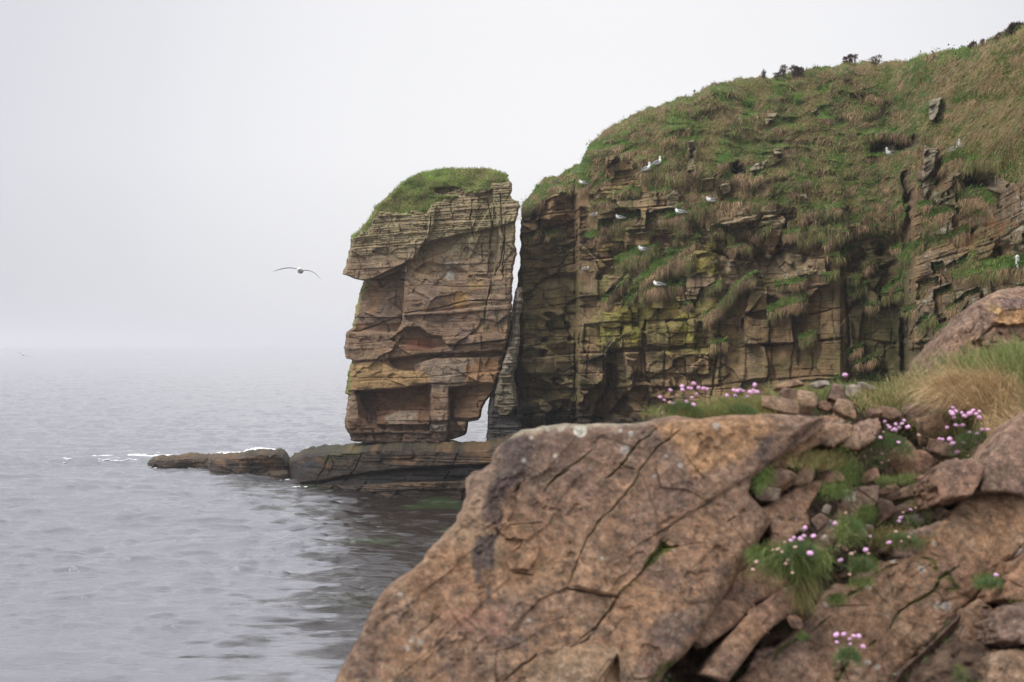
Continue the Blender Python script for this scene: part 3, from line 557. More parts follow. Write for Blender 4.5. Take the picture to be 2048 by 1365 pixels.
props(mesh_np('cliff_grass', v_, q_, t_, M['leaf'], c_, smooth=False), 'green and straw coloured grass covering the cliff slope and its ledges', 'grass', kind='stuff')
# ================================================================== the sea stack (a closed loft of horizontal rings)
LB = [(337, 890), (340, 872), (344, 846), (350, 830), (358, 815), (368, 801), (380, 788), (392, 778), (405, 762), (414, 750), (430, 743), (445, 732), (458, 722), (466, 712), (473, 702), (481, 700), (492, 701), (505, 697), (520, 694),
      (531, 691.5), (545, 686), (549, 684), (551, 692), (553, 698), (558, 708), (561, 742), (563, 728), (575, 722), (597, 717), (615, 712), (629, 710), (645, 706), (656, 704), (664, 694), (670, 692), (680, 690), (694, 688.5), (712, 690.5),
      (718, 691.5), (720, 703), (730, 700), (741, 697), (760, 694), (787, 690.5), (790, 696), (823, 693), (840, 690), (853, 689), (862, 694), (867, 698.5), (876, 700), (881, 701), (884, 712), (886, 752), (890, 760)]
RB = [(337, 975), (340, 986), (344, 1000), (348, 1012), (352, 1017), (355, 1013), (362, 1019), (369, 1025), (380, 1024), (390, 1022), (398, 1024), (404, 1036), (414, 1040), (423, 1037), (440, 1033), (451, 1030), (470, 1031), (489, 1030),
      (500, 1033), (507, 1034), (516, 1032), (530, 1028), (543, 1025.5), (550, 1026), (557, 1027), (564, 1024), (600, 1024), (640, 1022), (665, 1018), (689, 1013), (712, 1006), (743, 999), (764, 992), (785, 987), (799, 975), (818, 965),
      (834, 962), (841, 957), (844, 938), (858, 935), (870, 931), (876, 914), (881, 900), (886, 896), (890, 890)]
ns, nf, nsd, nb = 620, 560, 70, 90
vs = np.linspace(337.5, 889, ns)
jag = 2.2 * fbm(vs / 6, vs * 0, 301, 3); jag2 = 2.2 * fbm(vs / 6, vs * 0 + 9, 302, 3)
lb = ip(vs, LB) + jag; rb = ip(vs, RB) + jag2
def stack_Y0(u): return 69.2 - (u - 690) * .0076
tf = np.linspace(0, 1, nf)
Us = lb[:, None] + (rb - lb)[:, None] * tf[None, :]; Vs = np.broadcast_to(vs[:, None], Us.shape).copy()
Us = Us.astype(f4); Vs = Vs.astype(f4)
ps = Painter(Us, Vs, 2.6, 12, 9)
Y0 = stack_Y0(Us); Pw = P(Us, Vs, Y0); Xs, Zs = Pw[..., 0], Pw[..., 2]
b1, c1, h1, k1 = blocks(Xs, Zs, 401, 1.1, 2.6, .22, .02, .8, tilt=.05, jw=.5); b2, c2, h2, k2 = blocks(Xs + 3, Zs, 402, .34, 1.0, .10, .016, .9, tilt=.05)
b3, c3, h3_, k3 = blocks(Xs + 7, Zs, 403, .11, .5, .07, .012, .9, tilt=.05)
hat = ss(500, 470, Vs + .22 * (Us - 860)); low = ss(820, 850, Vs)
R_ = b1 * .7 + b2 * (.40 + .9 * hat + low) + b3 * (.12 + 1.0 * hat + low) - .12 * c1 - .07 * c2 * (.3 + 1.2 * hat) - .06 * c3 * (.05 + 1.3 * hat)
fa_, fe_, fh_ = facets(Xs, Zs, 405, 1.3, .26, 1.4); fb2, _, fh2_ = facets(Xs + 9, Zs, 406, .4, .09, 1.3); R_ = R_ * .8 + fa_ * (1 - .4 * hat) + fb2
R_ += .22 * fbm(Xs / 1.8, Zs / 1.6, 411, 4) + .03 * fbm(Xs * 2, Zs * 2, 412, 4) + .022 * fbm(Xs * 1.5, Zs * 15, 413, 4) - .2
g = ps
g.poly(R_, [(660, 400), (872, 410), (862, 470), (848, 485), (832, 520), (812, 522), (814, 545), (800, 540), (757, 562), (680, 562)], .55, 1.4)
g.poly(R_, [(862, 400), (1045, 330), (1045, 440), (960, 462), (920, 468), (852, 486)], .42, 1.4)
g.poly(R_, [(785, 500), (832, 480), (828, 518), (795, 518)], .12, 1.4)
g.poly(R_, [(846, 486), (925, 470), (900, 500), (850, 520), (830, 528)], -.28, 3)
g.slope(R_, [(700, 563), (742, 560), (812, 525), (808, 560), (806, 640), (795, 665), (700, 665)], -.2, -.85, (700, 600), (800, 600), 2)
g.poly(R_, [(757, 562), (810, 540), (800, 552), (762, 575)], -.3, 3)
g.poly(R_, [(806, 548), (1010, 545), (1012, 600), (804, 630), (788, 632), (800, 595)], .10, 1.3)
g.poly(R_, [(938, 500), (940, 522), (885, 528), (936, 545), (936, 553), (975, 548), (990, 400), (938, 480)], .18, 1.3)
g.slope(R_, [(940, 395), (962, 470), (940, 520), (938, 550), (985, 560), (1000, 480), (985, 380)], -.05, -.4, (940, 500), (985, 500), 2)
g.poly(R_, [(974, 560), (1030, 548), (1026, 690), (968, 690), (974, 620)], .14, 1.3)
g.poly(R_, [(730, 634), (803, 632), (803, 646), (775, 650), (728, 648)], .18, 1.2)
g.poly(R_, [(804, 629), (900, 622), (975, 612), (1018, 612), (1014, 680), (930, 689), (893, 688), (884, 674), (860, 670), (838, 655), (806, 656)], .5, 1.2)
g.poly(R_, [(812, 656), (840, 656), (862, 672), (884, 676), (893, 690), (860, 700), (800, 690), (780, 680)], -.42, 2.5)
g.poly(R_, [(688, 665), (745, 664), (805, 672), (790, 690), (772, 722), (688, 722)], .22, 1.3)
g.poly(R_, [(770, 705), (805, 690), (880, 696), (1012, 682), (1008, 704), (900, 708), (820, 712), (775, 722)], .25, 1.2)
g.poly(R_, [(775, 718), (860, 710), (1008, 700), (1006, 712), (870, 716), (830, 728), (830, 744), (800, 740), (785, 730)], -.55, 2)
g.poly(R_, [(700, 728), (760, 722), (800, 745), (838, 742), (850, 716), (960, 716), (955, 765), (860, 768), (805, 776), (698, 782)], .18, 1.3)
g.poly(R_, [(935, 712), (1004, 704), (1000, 742), (935, 752)], -.15, 1.5); g.poly(R_, [(935, 750), (1000, 742), (995, 765), (930, 770)], .18, 1.3)
g.poly(R_, [(712, 784), (806, 777), (862, 768), (860, 862), (770, 860), (742, 852), (722, 835)], -.55, 3); g.slope(R_, [(716, 786), (806, 779), (858, 772), (856, 850), (770, 850), (745, 840), (730, 815)], -.65, -.05, (790, 780), (790, 850), 3)
g.slope(R_, [(750, 818), (858, 815), (860, 850), (756, 850)], .15, .4, (760, 815), (760, 850), 1.5); g.poly(R_, [(834, 790), (860, 788), (860, 845), (834, 845)], .15, 1.4)
g.poly(R_, [(862, 768), (900, 772), (897, 780), (896, 842), (857, 845), (859, 815)], .20, 1.2)
g.slope(R_, [(899, 776), (990, 768), (990, 845), (900, 842)], -.85, -.15, (905, 800), (965, 820), 1.4); g.poly(R_, [(904, 818), (968, 818), (962, 836), (906, 838)], .2, 1.3)
g.poly(R_, [(775, 848), (860, 846), (856, 862), (772, 860)], .25, 1.2); g.poly(R_, [(857, 850), (895, 850), (892, 866), (857, 864)], .25, 1.2); g.poly(R_, [(896, 842), (940, 842), (932, 880), (896, 880)], -.5, 1.4)
g.poly(R_, [(700, 868), (770, 866), (860, 868), (860, 880), (700, 878)], -.15, 1.2)
for pl, w_, d_ in (([(861, 425), (860, 465), (846, 490), (830, 519)], 1.6, .3), ([(1000, 385), (1002, 420), (1008, 480), (1000, 530), (985, 560), (972, 610), (968, 650)], 1.6, .22), ([(975, 400), (985, 450), (978, 500)], 1.6, .3),
                   ([(945, 400), (940, 440), (948, 480)], 1.3, .25), ([(806, 627), (870, 618), (935, 602), (1020, 600)], 1.3, .25), ([(705, 585), (760, 584), (804, 580)], .9, .1), ([(700, 755), (860, 756)], .8, .12),
                   ([(690, 662), (720, 663), (800, 633)], 1.3, .2), ([(715, 820), (860, 820), (965, 818)], .8, .12), ([(745, 860), (752, 884)], 1.6, .2), ([(963, 490), (965, 520)], 1.2, .15), ([(1012, 440), (1004, 560)], 1.3, .22)):
    g.line(R_, pl, w_, d_)
# turf cap
capl = ip(Us, [(680, 470), (700, 478), (740, 455), (760, 425), (800, 428), (850, 425), (862, 410), (905, 396), (960, 380), (985, 372), (1010, 366), (1030, 340)])
capn = capl + 11 * fbm(Us / 15, Vs / 11, 421, 5) - Vs; cap = ss(-1.5, 2.5, capn)
for pl in ([(866, 378), (905, 372), (930, 378), (928, 392), (868, 392)],):
    mcap = np.zeros(Us.shape, f4); g.poly(mcap, pl, 1, 1.5); cap = cap * (1 - mcap); R_ -= .35 * mcap
Zt = (Vs - 340) / F * Y0
R_ = R_ * (1 - cap) + cap * (.35 + .45 * fbm(Xs * 1.3, Zs * 2.2, 431, 4) + .05 * fbm(Xs * 5, Zs * 5, 432, 3))
R_ -= ip(Vs, [(337, 2.4), (345, 1.8), (360, 1.2), (380, .8), (420, .4), (470, .15), (520, 0), (900, 0)])
lft = (Us - lb[:, None]); rgt = (rb[:, None] - Us)
R_ -= .45 * (1 - ss(0, 9, lft)) ** 2 + .35 * (1 - ss(0, 7, rgt)) ** 2
Ysf = Y0 - R_; front = P(Us, Vs, Y0); front[..., 1] = Ysf; front[..., 0] *= (1 + 0 * Ysf)
front = P(Us, Vs, Ysf)
depth = ip(vs, [(337, 2.6), (360, 3.6), (420, 4.6), (560, 5.0), (700, 4.8), (850, 4.0), (890, 3.2)])
rings = []
def rows_side(A, B, n, s):      # from A to B, bulging
    t = (np.arange(1, n + 1) / (n + 1))[None, :, None]
    q = A[:, None] * (1 - t) + B[:, None] * t
    nn = fbm(np.repeat(A[:, None, 2:3], n, 1)[..., 0] * 1.6, q[..., 1] * 1.1, 441 + s, 4)
    bulge = .35 * np.sin(np.pi * t[..., 0]) + .35 * nn * np.sin(np.pi * t[..., 0]) ** .5
    q[..., 0] += bulge * s; return q
fl, fr = front[:, 0], front[:, -1]
bl_ = fl.copy(); bl_[:, 0] += .55; bl_[:, 1] += depth; br_ = fr.copy(); br_[:, 0] -= .25; br_[:, 1] += depth
right = rows_side(fr, br_, nsd, -0.35); left = rows_side(bl_, fl, nsd, -0.0 - .15)
bk = br_[:, None] * (1 - np.linspace(0, 1, nb)[None, :, None]) + bl_[:, None] * np.linspace(0, 1, nb)[None, :, None]
bk[..., 1] += .35 * fbm(bk[..., 0] / .8, bk[..., 2] / .6, 451, 4) + .3 * np.sin(np.pi * np.linspace(0, 1, nb))[None, :]
ring = np.concatenate([front, right, bk, left], 1)
sc_ = tone(.35 * h1 + .35 * h2 + .3 * fh_, [(0, (.19, .115, .072)), (.4, (.29, .19, .12)), (.7, (.33, .225, .145)), (1, (.42, .30, .18))])
m1 = fbm(Us / 30, Vs / 22, 461, 5); m2 = fbm(Us / 10, Vs / 14, 462, 4)
tint(sc_, ss(560, 640, Vs) * ss(690, 640, Vs) * .35, (.29, .20, .15)); tint(sc_, ss(.05, .5, m1) * .5, (.36, .22, .12)); tint(sc_, ss(-.1, -.55, m1) * .5, (.19, .145, .13))
tint(sc_, ss(545, 470, Vs) * (.5 + .5 * m2), (.31, .27, .13))
g.poly(sc_, [(702, 563), (742, 562), (722, 600), (708, 655), (700, 655)], (.30, .28, .10), 3); g.poly(sc_, [(690, 718), (706, 722), (700, 790), (688, 790)], (.20, .22, .06), 2)
g.poly(sc_, [(745, 585), (765, 590), (750, 625), (735, 640)], (.40, .23, .10), 6, amt=.7); g.poly(sc_, [(815, 535), (870, 500), (880, 540), (830, 575)], (.38, .24, .12), 8, amt=.6)
g.poly(sc_, [(910, 585), (935, 585), (930, 615), (908, 615)], (.45, .27, .10), 5, amt=.8); g.poly(sc_, [(940, 560), (965, 560), (960, 580), (938, 580)], (.40, .25, .10), 5, amt=.7)
g.poly(sc_, [(701, 730), (770, 725), (790, 740), (830, 742), (860, 750), (862, 766), (800, 776), (700, 780)], (.42, .27, .12), 4, amt=.85)
g.poly(sc_, [(845, 722), (950, 718), (945, 765), (870, 775)], (.31, .24, .18), 4, amt=.8); g.poly(sc_, [(930, 730), (1000, 715), (995, 765), (930, 770)], (.34, .19, .09), 4, amt=.8)
g.poly(sc_, [(710, 784), (862, 772), (860, 862), (700, 862)], (.20, .105, .055), 3, amt=.9); g.poly(sc_, [(900, 775), (985, 770), (965, 842), (900, 842)], (.165, .095, .05), 3, amt=.9)  # recess backs coloured darker brown to deepen their shade
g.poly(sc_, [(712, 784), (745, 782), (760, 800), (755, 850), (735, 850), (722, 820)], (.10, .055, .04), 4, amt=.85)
g.poly(sc_, [(768, 835), (800, 822), (835, 824), (832, 845), (775, 850)], (.48, .38, .28), 4, amt=.85); g.poly(sc_, [(702, 790), (722, 785), (720, 820), (712, 850), (704, 850)], (.40, .30, .20), 4, amt=.6)
g.poly(sc_, [(860, 850), (894, 848), (893, 862), (860, 864)], (.36, .32, .25), 2, amt=.8)
tint(sc_, ss(.05, .5, fbm(Us / 14, Vs / 5, 465, 4)) * ss(735, 745, Vs) * ss(760, 750, Vs) * ss(800, 770, Us) * .8, (.05, .045, .045))
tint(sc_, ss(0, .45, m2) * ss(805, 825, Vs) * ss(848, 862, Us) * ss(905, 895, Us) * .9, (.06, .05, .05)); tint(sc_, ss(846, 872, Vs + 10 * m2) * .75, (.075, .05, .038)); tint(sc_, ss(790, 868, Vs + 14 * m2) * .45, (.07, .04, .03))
tint(sc_, ss(.1, .5, fbm(Us / 6, Vs / 30, 466, 3)) * ss(940, 980, Us) * ss(430, 560, Vs) * ss(690, 640, Vs) * .6, (.15, .15, .05))
g.poly(sc_, [(812, 680), (860, 676), (880, 700), (812, 702)], (.25, .09, .055), 6, amt=.7)
for cu, cv, cr in ((900, 552, 9), (897, 530, 6.5), (911, 527, 4.5)):
    w_ = ss(cr + 1, cr - 1, np.hypot(Us - cu, Vs - cv) + 2.5 * fbm(Us / 4, Vs / 4, 7, 3)) * .8; tint(sc_, w_, (.42, .40, .34))
lic = np.clip(ss(600, 540, Vs) * (.55 + .8 * m1) + ss(.3, .7, m1) * .25, 0, 1) * (1 - cap)
band = ((Us - 800) * .55 + (Vs - 560)); lic = np.maximum(lic, ss(40, 10, abs(band - 10)) * ss(540, 530, Vs - 30) * .9) * (1 - cap)
cc_ = np.zeros(Us.shape + (3,), f4); cc_[:] = (.16, .22, .055); tint(cc_, ss(.1, .5, fbm(Us / 14, Vs / 8, 471, 4)), (.17, .12, .06)); tint(cc_, ss(.2, .6, fbm(Us / 20, Vs / 9, 472, 4)) * .5, (.20, .18, .08))
sc_ = sc_ * (1 - cap[..., None]) + cc_ * cap[..., None]
def ringpad(A, fill=None):
    n = ring.shape[1] - nf; l, r_ = A[:, :1], A[:, -1:]
    t = np.linspace(0, 1, n)[None, :]
    if A.ndim == 3: t = t[..., None]
    return np.concatenate([A, r_ * (1 - t) + l * t], 1)
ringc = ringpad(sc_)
oL = ring.shape[1] - nsd                                   # olive lichened left flank behind the edge
ringc[:, oL - 30:] = ringc[:, oL - 30:] * .4 + np.array([.25, .24, .09]) * .6 * (vs[:, None, None] < 800) + np.array([.17, .13, .07]) * .6 * (vs[:, None, None] >= 800)
ctop = ring[0].mean(0) + [0, 0, .05]; cbot = ring[-1].mean(0)
nr, ncn = ring.shape[:2]; VV = np.concatenate([ring.reshape(-1, 3), [ctop], [cbot]])
j = np.arange(ncn); j2 = (j + 1) % ncn; T0 = np.stack([np.full(ncn, nr * ncn), j, j2], 1); T1 = np.stack([np.full(ncn, nr * ncn + 1), (nr - 1) * ncn + j2, (nr - 1) * ncn + j], 1)
SO = (float(front[-1, :, 0].mean()), 70.0, 2.2)
stack = empty('sea_stack', SO, 'tall sandstone sea stack with a jutting brow and green turf cap', 'sea stack')
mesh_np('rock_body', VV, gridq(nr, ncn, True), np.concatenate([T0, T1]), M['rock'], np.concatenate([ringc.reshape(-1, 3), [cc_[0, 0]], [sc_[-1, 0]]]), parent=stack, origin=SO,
        extra={'lichen': np.append(ringpad(lic).ravel(), [0, 0]), 'wet': np.append(ringpad(ss(860, 885, Vs) * .5).ravel(), [0, 0])})
r = np.random.default_rng(21); w = (cap * (capn > 2)); w = (w * (rb - lb)[:, None]).ravel(); c = np.cumsum(w); n = 26000
i = np.clip(np.searchsorted(c, r.uniform(0, c[-1], n)), 0, len(w) - 1); q = front.reshape(-1, 3)[i] + r.normal(0, .03, (n, 3)); q[:, 1] += .0
gg = r.random(n) < .6 + .4 * fbm(q[:, 0] * .8, q[:, 2] * 1.5, 481, 3)
c = np.where(gg[:, None], np.array([.24, .37, .09]), np.array([.46, .37, .20])) * r.uniform(.5, 1.5, (n, 1)) * (.6 + .8 * noise(q[:, 0] * 2.5, q[:, 2] * 3, 482))[:, None]; c[r.random(n) < .012] = (.5, .36, .42)
a_, b_, t_, d_ = blades(q, np.stack([r.normal(0, .5, n), r.normal(-.4, .3, n), r.uniform(.1, 1, n)], 1), r.uniform(.07, .19, n), r.uniform(.015, .03, n), r.uniform(.3, 1.2, n), c)
props(mesh_np('turf', a_, b_, t_, M['leaf'], d_, smooth=False, parent=stack, origin=SO), kind='stuff')
def stack_Yat(u, v):
    i = int(np.argmin(abs(vs - v))); j = int(np.clip((u - lb[i]) / (rb[i] - lb[i]) * (nf - 1), 0, nf - 1)); return float(Ysf[i, j])
# ---- leaning grey fin between stack and cliff
def loft_rock(name, rows, Yf, dep, col, seed, parent=None, origin=(0, 0, 0), nv_=260, nf_=70, lichen=.3, relief=.12, wet=0, colfn=None, lam=1.0, ymul=0):
    """rows: (v, uLeft, uRight); closed body whose front stands at Yf(u,v)"""
    v_ = np.linspace(rows[0][0], rows[-1][0], nv_); l = ip(v_, [(a, b) for a, b, c in rows]) + 1.6 * fbm(v_ / 7, v_ * 0, seed, 3); r_ = ip(v_, [(a, c) for a, b, c in rows]) + 1.6 * fbm(v_ / 7, v_ * 0, seed + 1, 3)
    t = np.linspace(0, 1, nf_); u_ = l[:, None] + (r_ - l)[:, None] * t; vv = np.broadcast_to(v_[:, None], u_.shape); Yv = Yf(u_, vv) + 0 * u_; q = P(u_, vv, Yv)
    b, c, h, _ = blocks(q[..., 0], q[..., 2], seed, .5, .9, relief * 1.6, .02, .8); b2, c2, h2, _ = blocks(q[..., 0] + 3, q[..., 2], seed + 3, .13, .4, relief * .7 * lam, .012, .9)
    rel = b + b2 - relief * .8 * c - .3 * relief * c2 + relief * fbm(q[..., 0] * .8, q[..., 2] * .8, seed + 5, 4) + .2 * relief * fbm(q[..., 0] * 3, q[..., 2] * 14, seed + 6, 3)
    ed = np.minimum(t, 1 - t)[None, :] * (r_ - l)[:, None]; rel -= .3 * (1 - ss(0, 8, ed)) ** 2
    fr_ = P(u_, vv, Yv - rel); n2 = 24; t2 = np.linspace(0, 1, n2 + 2)[1:-1][None, :, None]
    bl = fr_[:, :1].copy(); bl[..., 1] += dep; br = fr_[:, -1:].copy(); br[..., 1] += dep
    rs = fr_[:, -1:] * (1 - t2) + br * t2; ls = bl * (1 - t2) + fr_[:, :1] * t2; bk_ = br * (1 - t2) + bl * t2
    for a in (rs, ls, bk_): a += (.12 * fbm3(a[..., 0] * 1.5, a[..., 1] * 1.5, a[..., 2] * 1.5, seed + 8, 4))[..., None] * np.array([1, .6, 0])
    rg = np.concatenate([fr_, rs, br, bk_, bl, ls], 1); nr, nc = rg.shape[:2]
    C = np.array(col, f4) * (.72 + .5 * (.5 * h + .5 * h2))[..., None]
    if colfn is not None: C = colfn(C, u_.astype(f4), vv.astype(f4))
    C = np.concatenate([C, np.repeat(C[:, -1:], nc - nf_, 1)], 1)
    V2 = np.concatenate([rg.reshape(-1, 3), [rg[0].mean(0)], [rg[-1].mean(0)]]); j = np.arange(nc); j2 = (j + 1) % nc
    T = np.concatenate([np.stack([np.full(nc, nr * nc), j, j2], 1), np.stack([np.full(nc, nr * nc + 1), (nr - 1) * nc + j2, (nr - 1) * nc + j], 1)])
    C2 = np.concatenate([C.reshape(-1, 3), C[0, :1], C[-1, :1]]); k = len(C2)
    return mesh_np(name, V2, gridq(nr, nc, True), T, M['rock'], C2, parent=parent, origin=origin if parent is not None else None, extra={'lichen': np.full(k, lichen), 'wet': np.full(k, wet)})
fin = loft_rock('rock_fin', [(575, 1034, 1044), (600, 1028, 1046), (640, 1027, 1038), (668, 1024, 1040), (690, 1018, 1038), (705, 1012, 1036), (740, 1004, 1030), (745, 998, 1026), (795, 990, 1032), (812, 988, 1034), (816, 995, 1032), (826, 996, 1026), (830, 998, 1020)],
                lambda u, v: 67.0 + 0 * u - .3 * ss(640, 820, v), 2.0, (.27, .23, .18), 501, lichen=.3, relief=.16, colfn=lambda C, u, v: np.where((v > 745)[..., None], C * np.array([.72, .70, .60]), C * 1.15))
props(fin, 'pale grey leaning fin of rock in the gap between the stack and the cliff', 'rock fin')
finb = loft_rock('dark_rock_pedestal', [(786, 984, 990), (800, 980, 992), (825, 976, 1012), (850, 975, 1040), (885, 974, 1050), (900, 974, 1050)], lambda u, v: 67.3 - (u - 975) * .01, 2.5, (.075, .068, .066), 521, lichen=.0, relief=.14, wet=.5)
inner = loft_rock('cleft_rock', [(572, 1040, 1052), (590, 1031, 1052), (650, 1017, 1052), (700, 1004, 1052), (745, 990, 1052), (762, 983, 1052), (785, 984, 1052), (800, 990, 1052), (905, 990, 1052)], lambda u, v: 72.6 + 0 * u, 3.5, (.12, .10, .075), 541, lichen=.1, relief=.2, wet=.3)
props(inner, 'dark rock wall closing the cleft behind the pale leaning fin', 'rock')
props(finb, 'dark wet block of rock under the pale fin beside the sea gap', 'rock')

# ================================================================== the rock shelf at the foot of the stack
def shelf_piece(name, label, T_, B_, u0, u1, back, seed, layers=None, n=520, rough=.12, col=(.098, .066, .042), parts=None):
    u_ = np.linspace(u0, u1, n); tv = ip(u_, T_) + 2.6 * fbm(u_ / 9, u_ * 0, seed, 5) + 1.5 * fbm(u_ / 28, u_ * 0, seed + 8, 2); bv = ip(u_, B_); bv = np.convolve(np.pad(bv, 20, 'edge'), np.ones(41) / 41, 'valid')
    Yw = CAMZ * F / (bv - HOR + 3); nr_ = 150
    bot = bv + 14; t = np.linspace(0, 1, nr_)[:, None]; vv = tv + (bot - tv) * t; uf = np.broadcast_to(u_, vv.shape)
    Yf = Yw[None, :] + 0 * vv; q = P(uf, vv, Yf); pn = Painter(uf.astype(f4), vv.astype(f4), 2.2, 12, seed)
    rel = np.zeros(vv.shape, f4)
    b, c, h, _ = blocks(q[..., 0], q[..., 2], seed, .6, 2.6, rough * 1.2, .03, .8, tilt=.03, jw=.25); b2, c2, h2, _ = blocks(q[..., 0] + 4, q[..., 2], seed + 2, .17, 1.1, rough * .7, .015, .9, tilt=.03, jw=.1)
    fa_, fe_, fh_ = facets(q[..., 0], q[..., 2], seed + 9, .8, rough * 1.6, 1.8); rel += .7 * (b + b2) + fa_ - rough * .5 * c - .3 * rough * c2 + rough * 2.0 * fbm(q[..., 0] * .6, q[..., 2] * .5, seed + 4, 5) + rough * .5 * fbm(q[..., 0] * 3.5, q[..., 2] * 4, seed + 5, 4)
    C = np.array(col, f4) * (.7 + .6 * (.5 * h + .5 * h2))[..., None]
    mm = fbm(uf / 22, vv / 10, seed + 6, 5); tint(C, ss(-.05, .4, mm) * .7, (.27, .15, .075)); tint(C, ss(-.05, -.5, mm) * .8, (.05, .043, .04))
    if layers: layers(rel, C, pn, uf, vv)
    C *= .72; tint(C, ss(-.05, .35, fbm(uf / 34, vv / 9, seed + 12, 5)) * .75, (.035, .028, .024))
    tint(C, ss(bot[None, :] * 0 + 26, 8, bv[None, :] - vv) * .55, (.05, .04, .03))
    rel -= (1 - ss(0, 7, vv - tv)) ** 2 * .5
    ends = np.minimum(uf - u0, u1 - uf); rel -= (1 - ss(0, 7, ends)) ** 2 * .7
    fr_ = P(uf, vv, Yf - rel)
    nb_ = 40; tb = np.linspace(0, 1, nb_ + 1)[:0:-1]; bk_ = []
    for s_ in tb:
        a = fr_[0].copy(); d = back * s_; a[:, 1] += d; a[:, 0] *= (1 + d / a[:, 1]) ** .5; a[:, 2] += .10 * fbm(a[:, 0] * 1.3, a[:, 1] * 1.8, seed + 7, 4) * min(1, s_ * 6) + .1 * s_ - (ss(.8, 1, s_) * 1.5 if s_ > .8 else 0) - (s_ == 1) * 2.5
        bk_.append(a)
    A = np.concatenate([np.array(bk_), fr_], 0); top_c = np.repeat(C[3:4] * .85 + np.array([.02, .02, .005]), nb_, 0); C = np.concatenate([top_c, C], 0)
    nr, nc = A.shape[:2]
    # end caps: the outline curve fanned to its middle
    i = np.arange(nr); ca = A[:, 0].mean(0); cb = A[:, -1].mean(0); V2 = np.concatenate([A.reshape(-1, 3), [ca], [cb]])
    T2 = np.concatenate([np.stack([np.full(nr - 1, nr * nc), i[:-1] * nc, i[1:] * nc], 1), np.stack([np.full(nr - 1, nr * nc + 1), i[1:] * nc + nc - 1, i[:-1] * nc + nc - 1], 1)])
    C2 = np.concatenate([C.reshape(-1, 3), [C[nb_, 0]], [C[nb_, -1]]]); k = len(C2)
    wetv = np.full(k, .35)
    o = mesh_np(name, V2, gridq(nr, nc), T2, M['rock'], C2, extra={'lichen': np.full(k, .0), 'wet': wetv}); props(o, label, 'rock shelf'); return o
def main_layers(rel, C, pn, u, v):
    L1 = ip(u, [(575, 962), (600, 966), (640, 962), (700, 950), (800, 938), (870, 934), (940, 930), (1010, 926), (1060, 925)]); L2 = ip(u, [(575, 972), (640, 972), (700, 972), (800, 966), (940, 962), (1060, 960)])
    d1 = v - L1; rel += .35 * ss(1, -1, d1); rel -= .45 * np.exp(-((d1 - 3) / 3.0) ** 2); rel += .25 * ss(-1, 1, v - L2) * ss(620, 700, u); rel -= .12 * ss(0, 2, v - (L2 + 14))
    tint(C, ss(0, 3, d1) * ss(2, -2, v - L2) * .92, (.022, .021, .022)); tint(C, ss(-1, 2, v - L2) * ss(18, 10, v - L2) * .6, (.27, .18, .11)); tint(C, ss(0, -20, d1) * ss(-40, -12, v - L1) * .3 * ss(760, 800, u), (.25, .15, .085))
    pn.poly(C, [(580, 935), (630, 915), (640, 935), (610, 962), (585, 955)], (.09, .085, .095), 6, amt=.8); pn.poly(C, [(640, 905), (720, 900), (730, 912), (650, 925)], (.15, .15, .055), 6, amt=.6)
    for a in (650, 712, 905): pn.line(rel, [(a + 12, 905), (a, 935), (a - 16, 960)], 1.8, .15)
shelf_piece('rock_shelf', 'long low layered rock shelf running out under the sea stack', [(577, 922), (600, 912), (640, 905), (700, 902), (716, 901), (735, 899), (760, 898), (900, 898), (940, 899), (970, 897), (1000, 892), (1030, 884), (1075, 876)],
            [(577, 950), (600, 964), (650, 975), (750, 988), (860, 996), (940, 1000), (1080, 1012)], 577, 1075, 5.2, 601, main_layers, 760, .14)
shelf_piece('rock_reef', 'jagged brown outer reef cut off from the shelf by a notch', [(415, 926), (424, 918), (450, 914), (470, 914), (500, 910), (520, 907), (540, 907), (555, 906), (566, 913), (572, 924), (578, 936)], [(415, 940), (430, 948), (470, 951), (570, 953), (580, 953)], 415, 579, 3.0, 631, None, 300, .20, (.15, .10, .07))
shelf_piece('rock_reef', 'lowest seaward tongue of the reef, farthest left, with surf behind it', [(295, 926), (305, 920), (330, 918), (380, 915), (420, 915), (440, 914)], [(295, 931), (320, 936), (350, 936), (390, 934), (440, 938)], 295, 440, 2.0, 651, None, 260, .13, (.17, .11, .065))
shelf_piece('rock_reef', 'small flat rock awash below the notch in the reef', [(505, 946), (520, 943), (570, 943), (580, 945)], [(505, 950), (540, 955), (560, 958), (580, 956)], 505, 581, 1.0, 671, None, 120, .08, (.15, .10, .07))

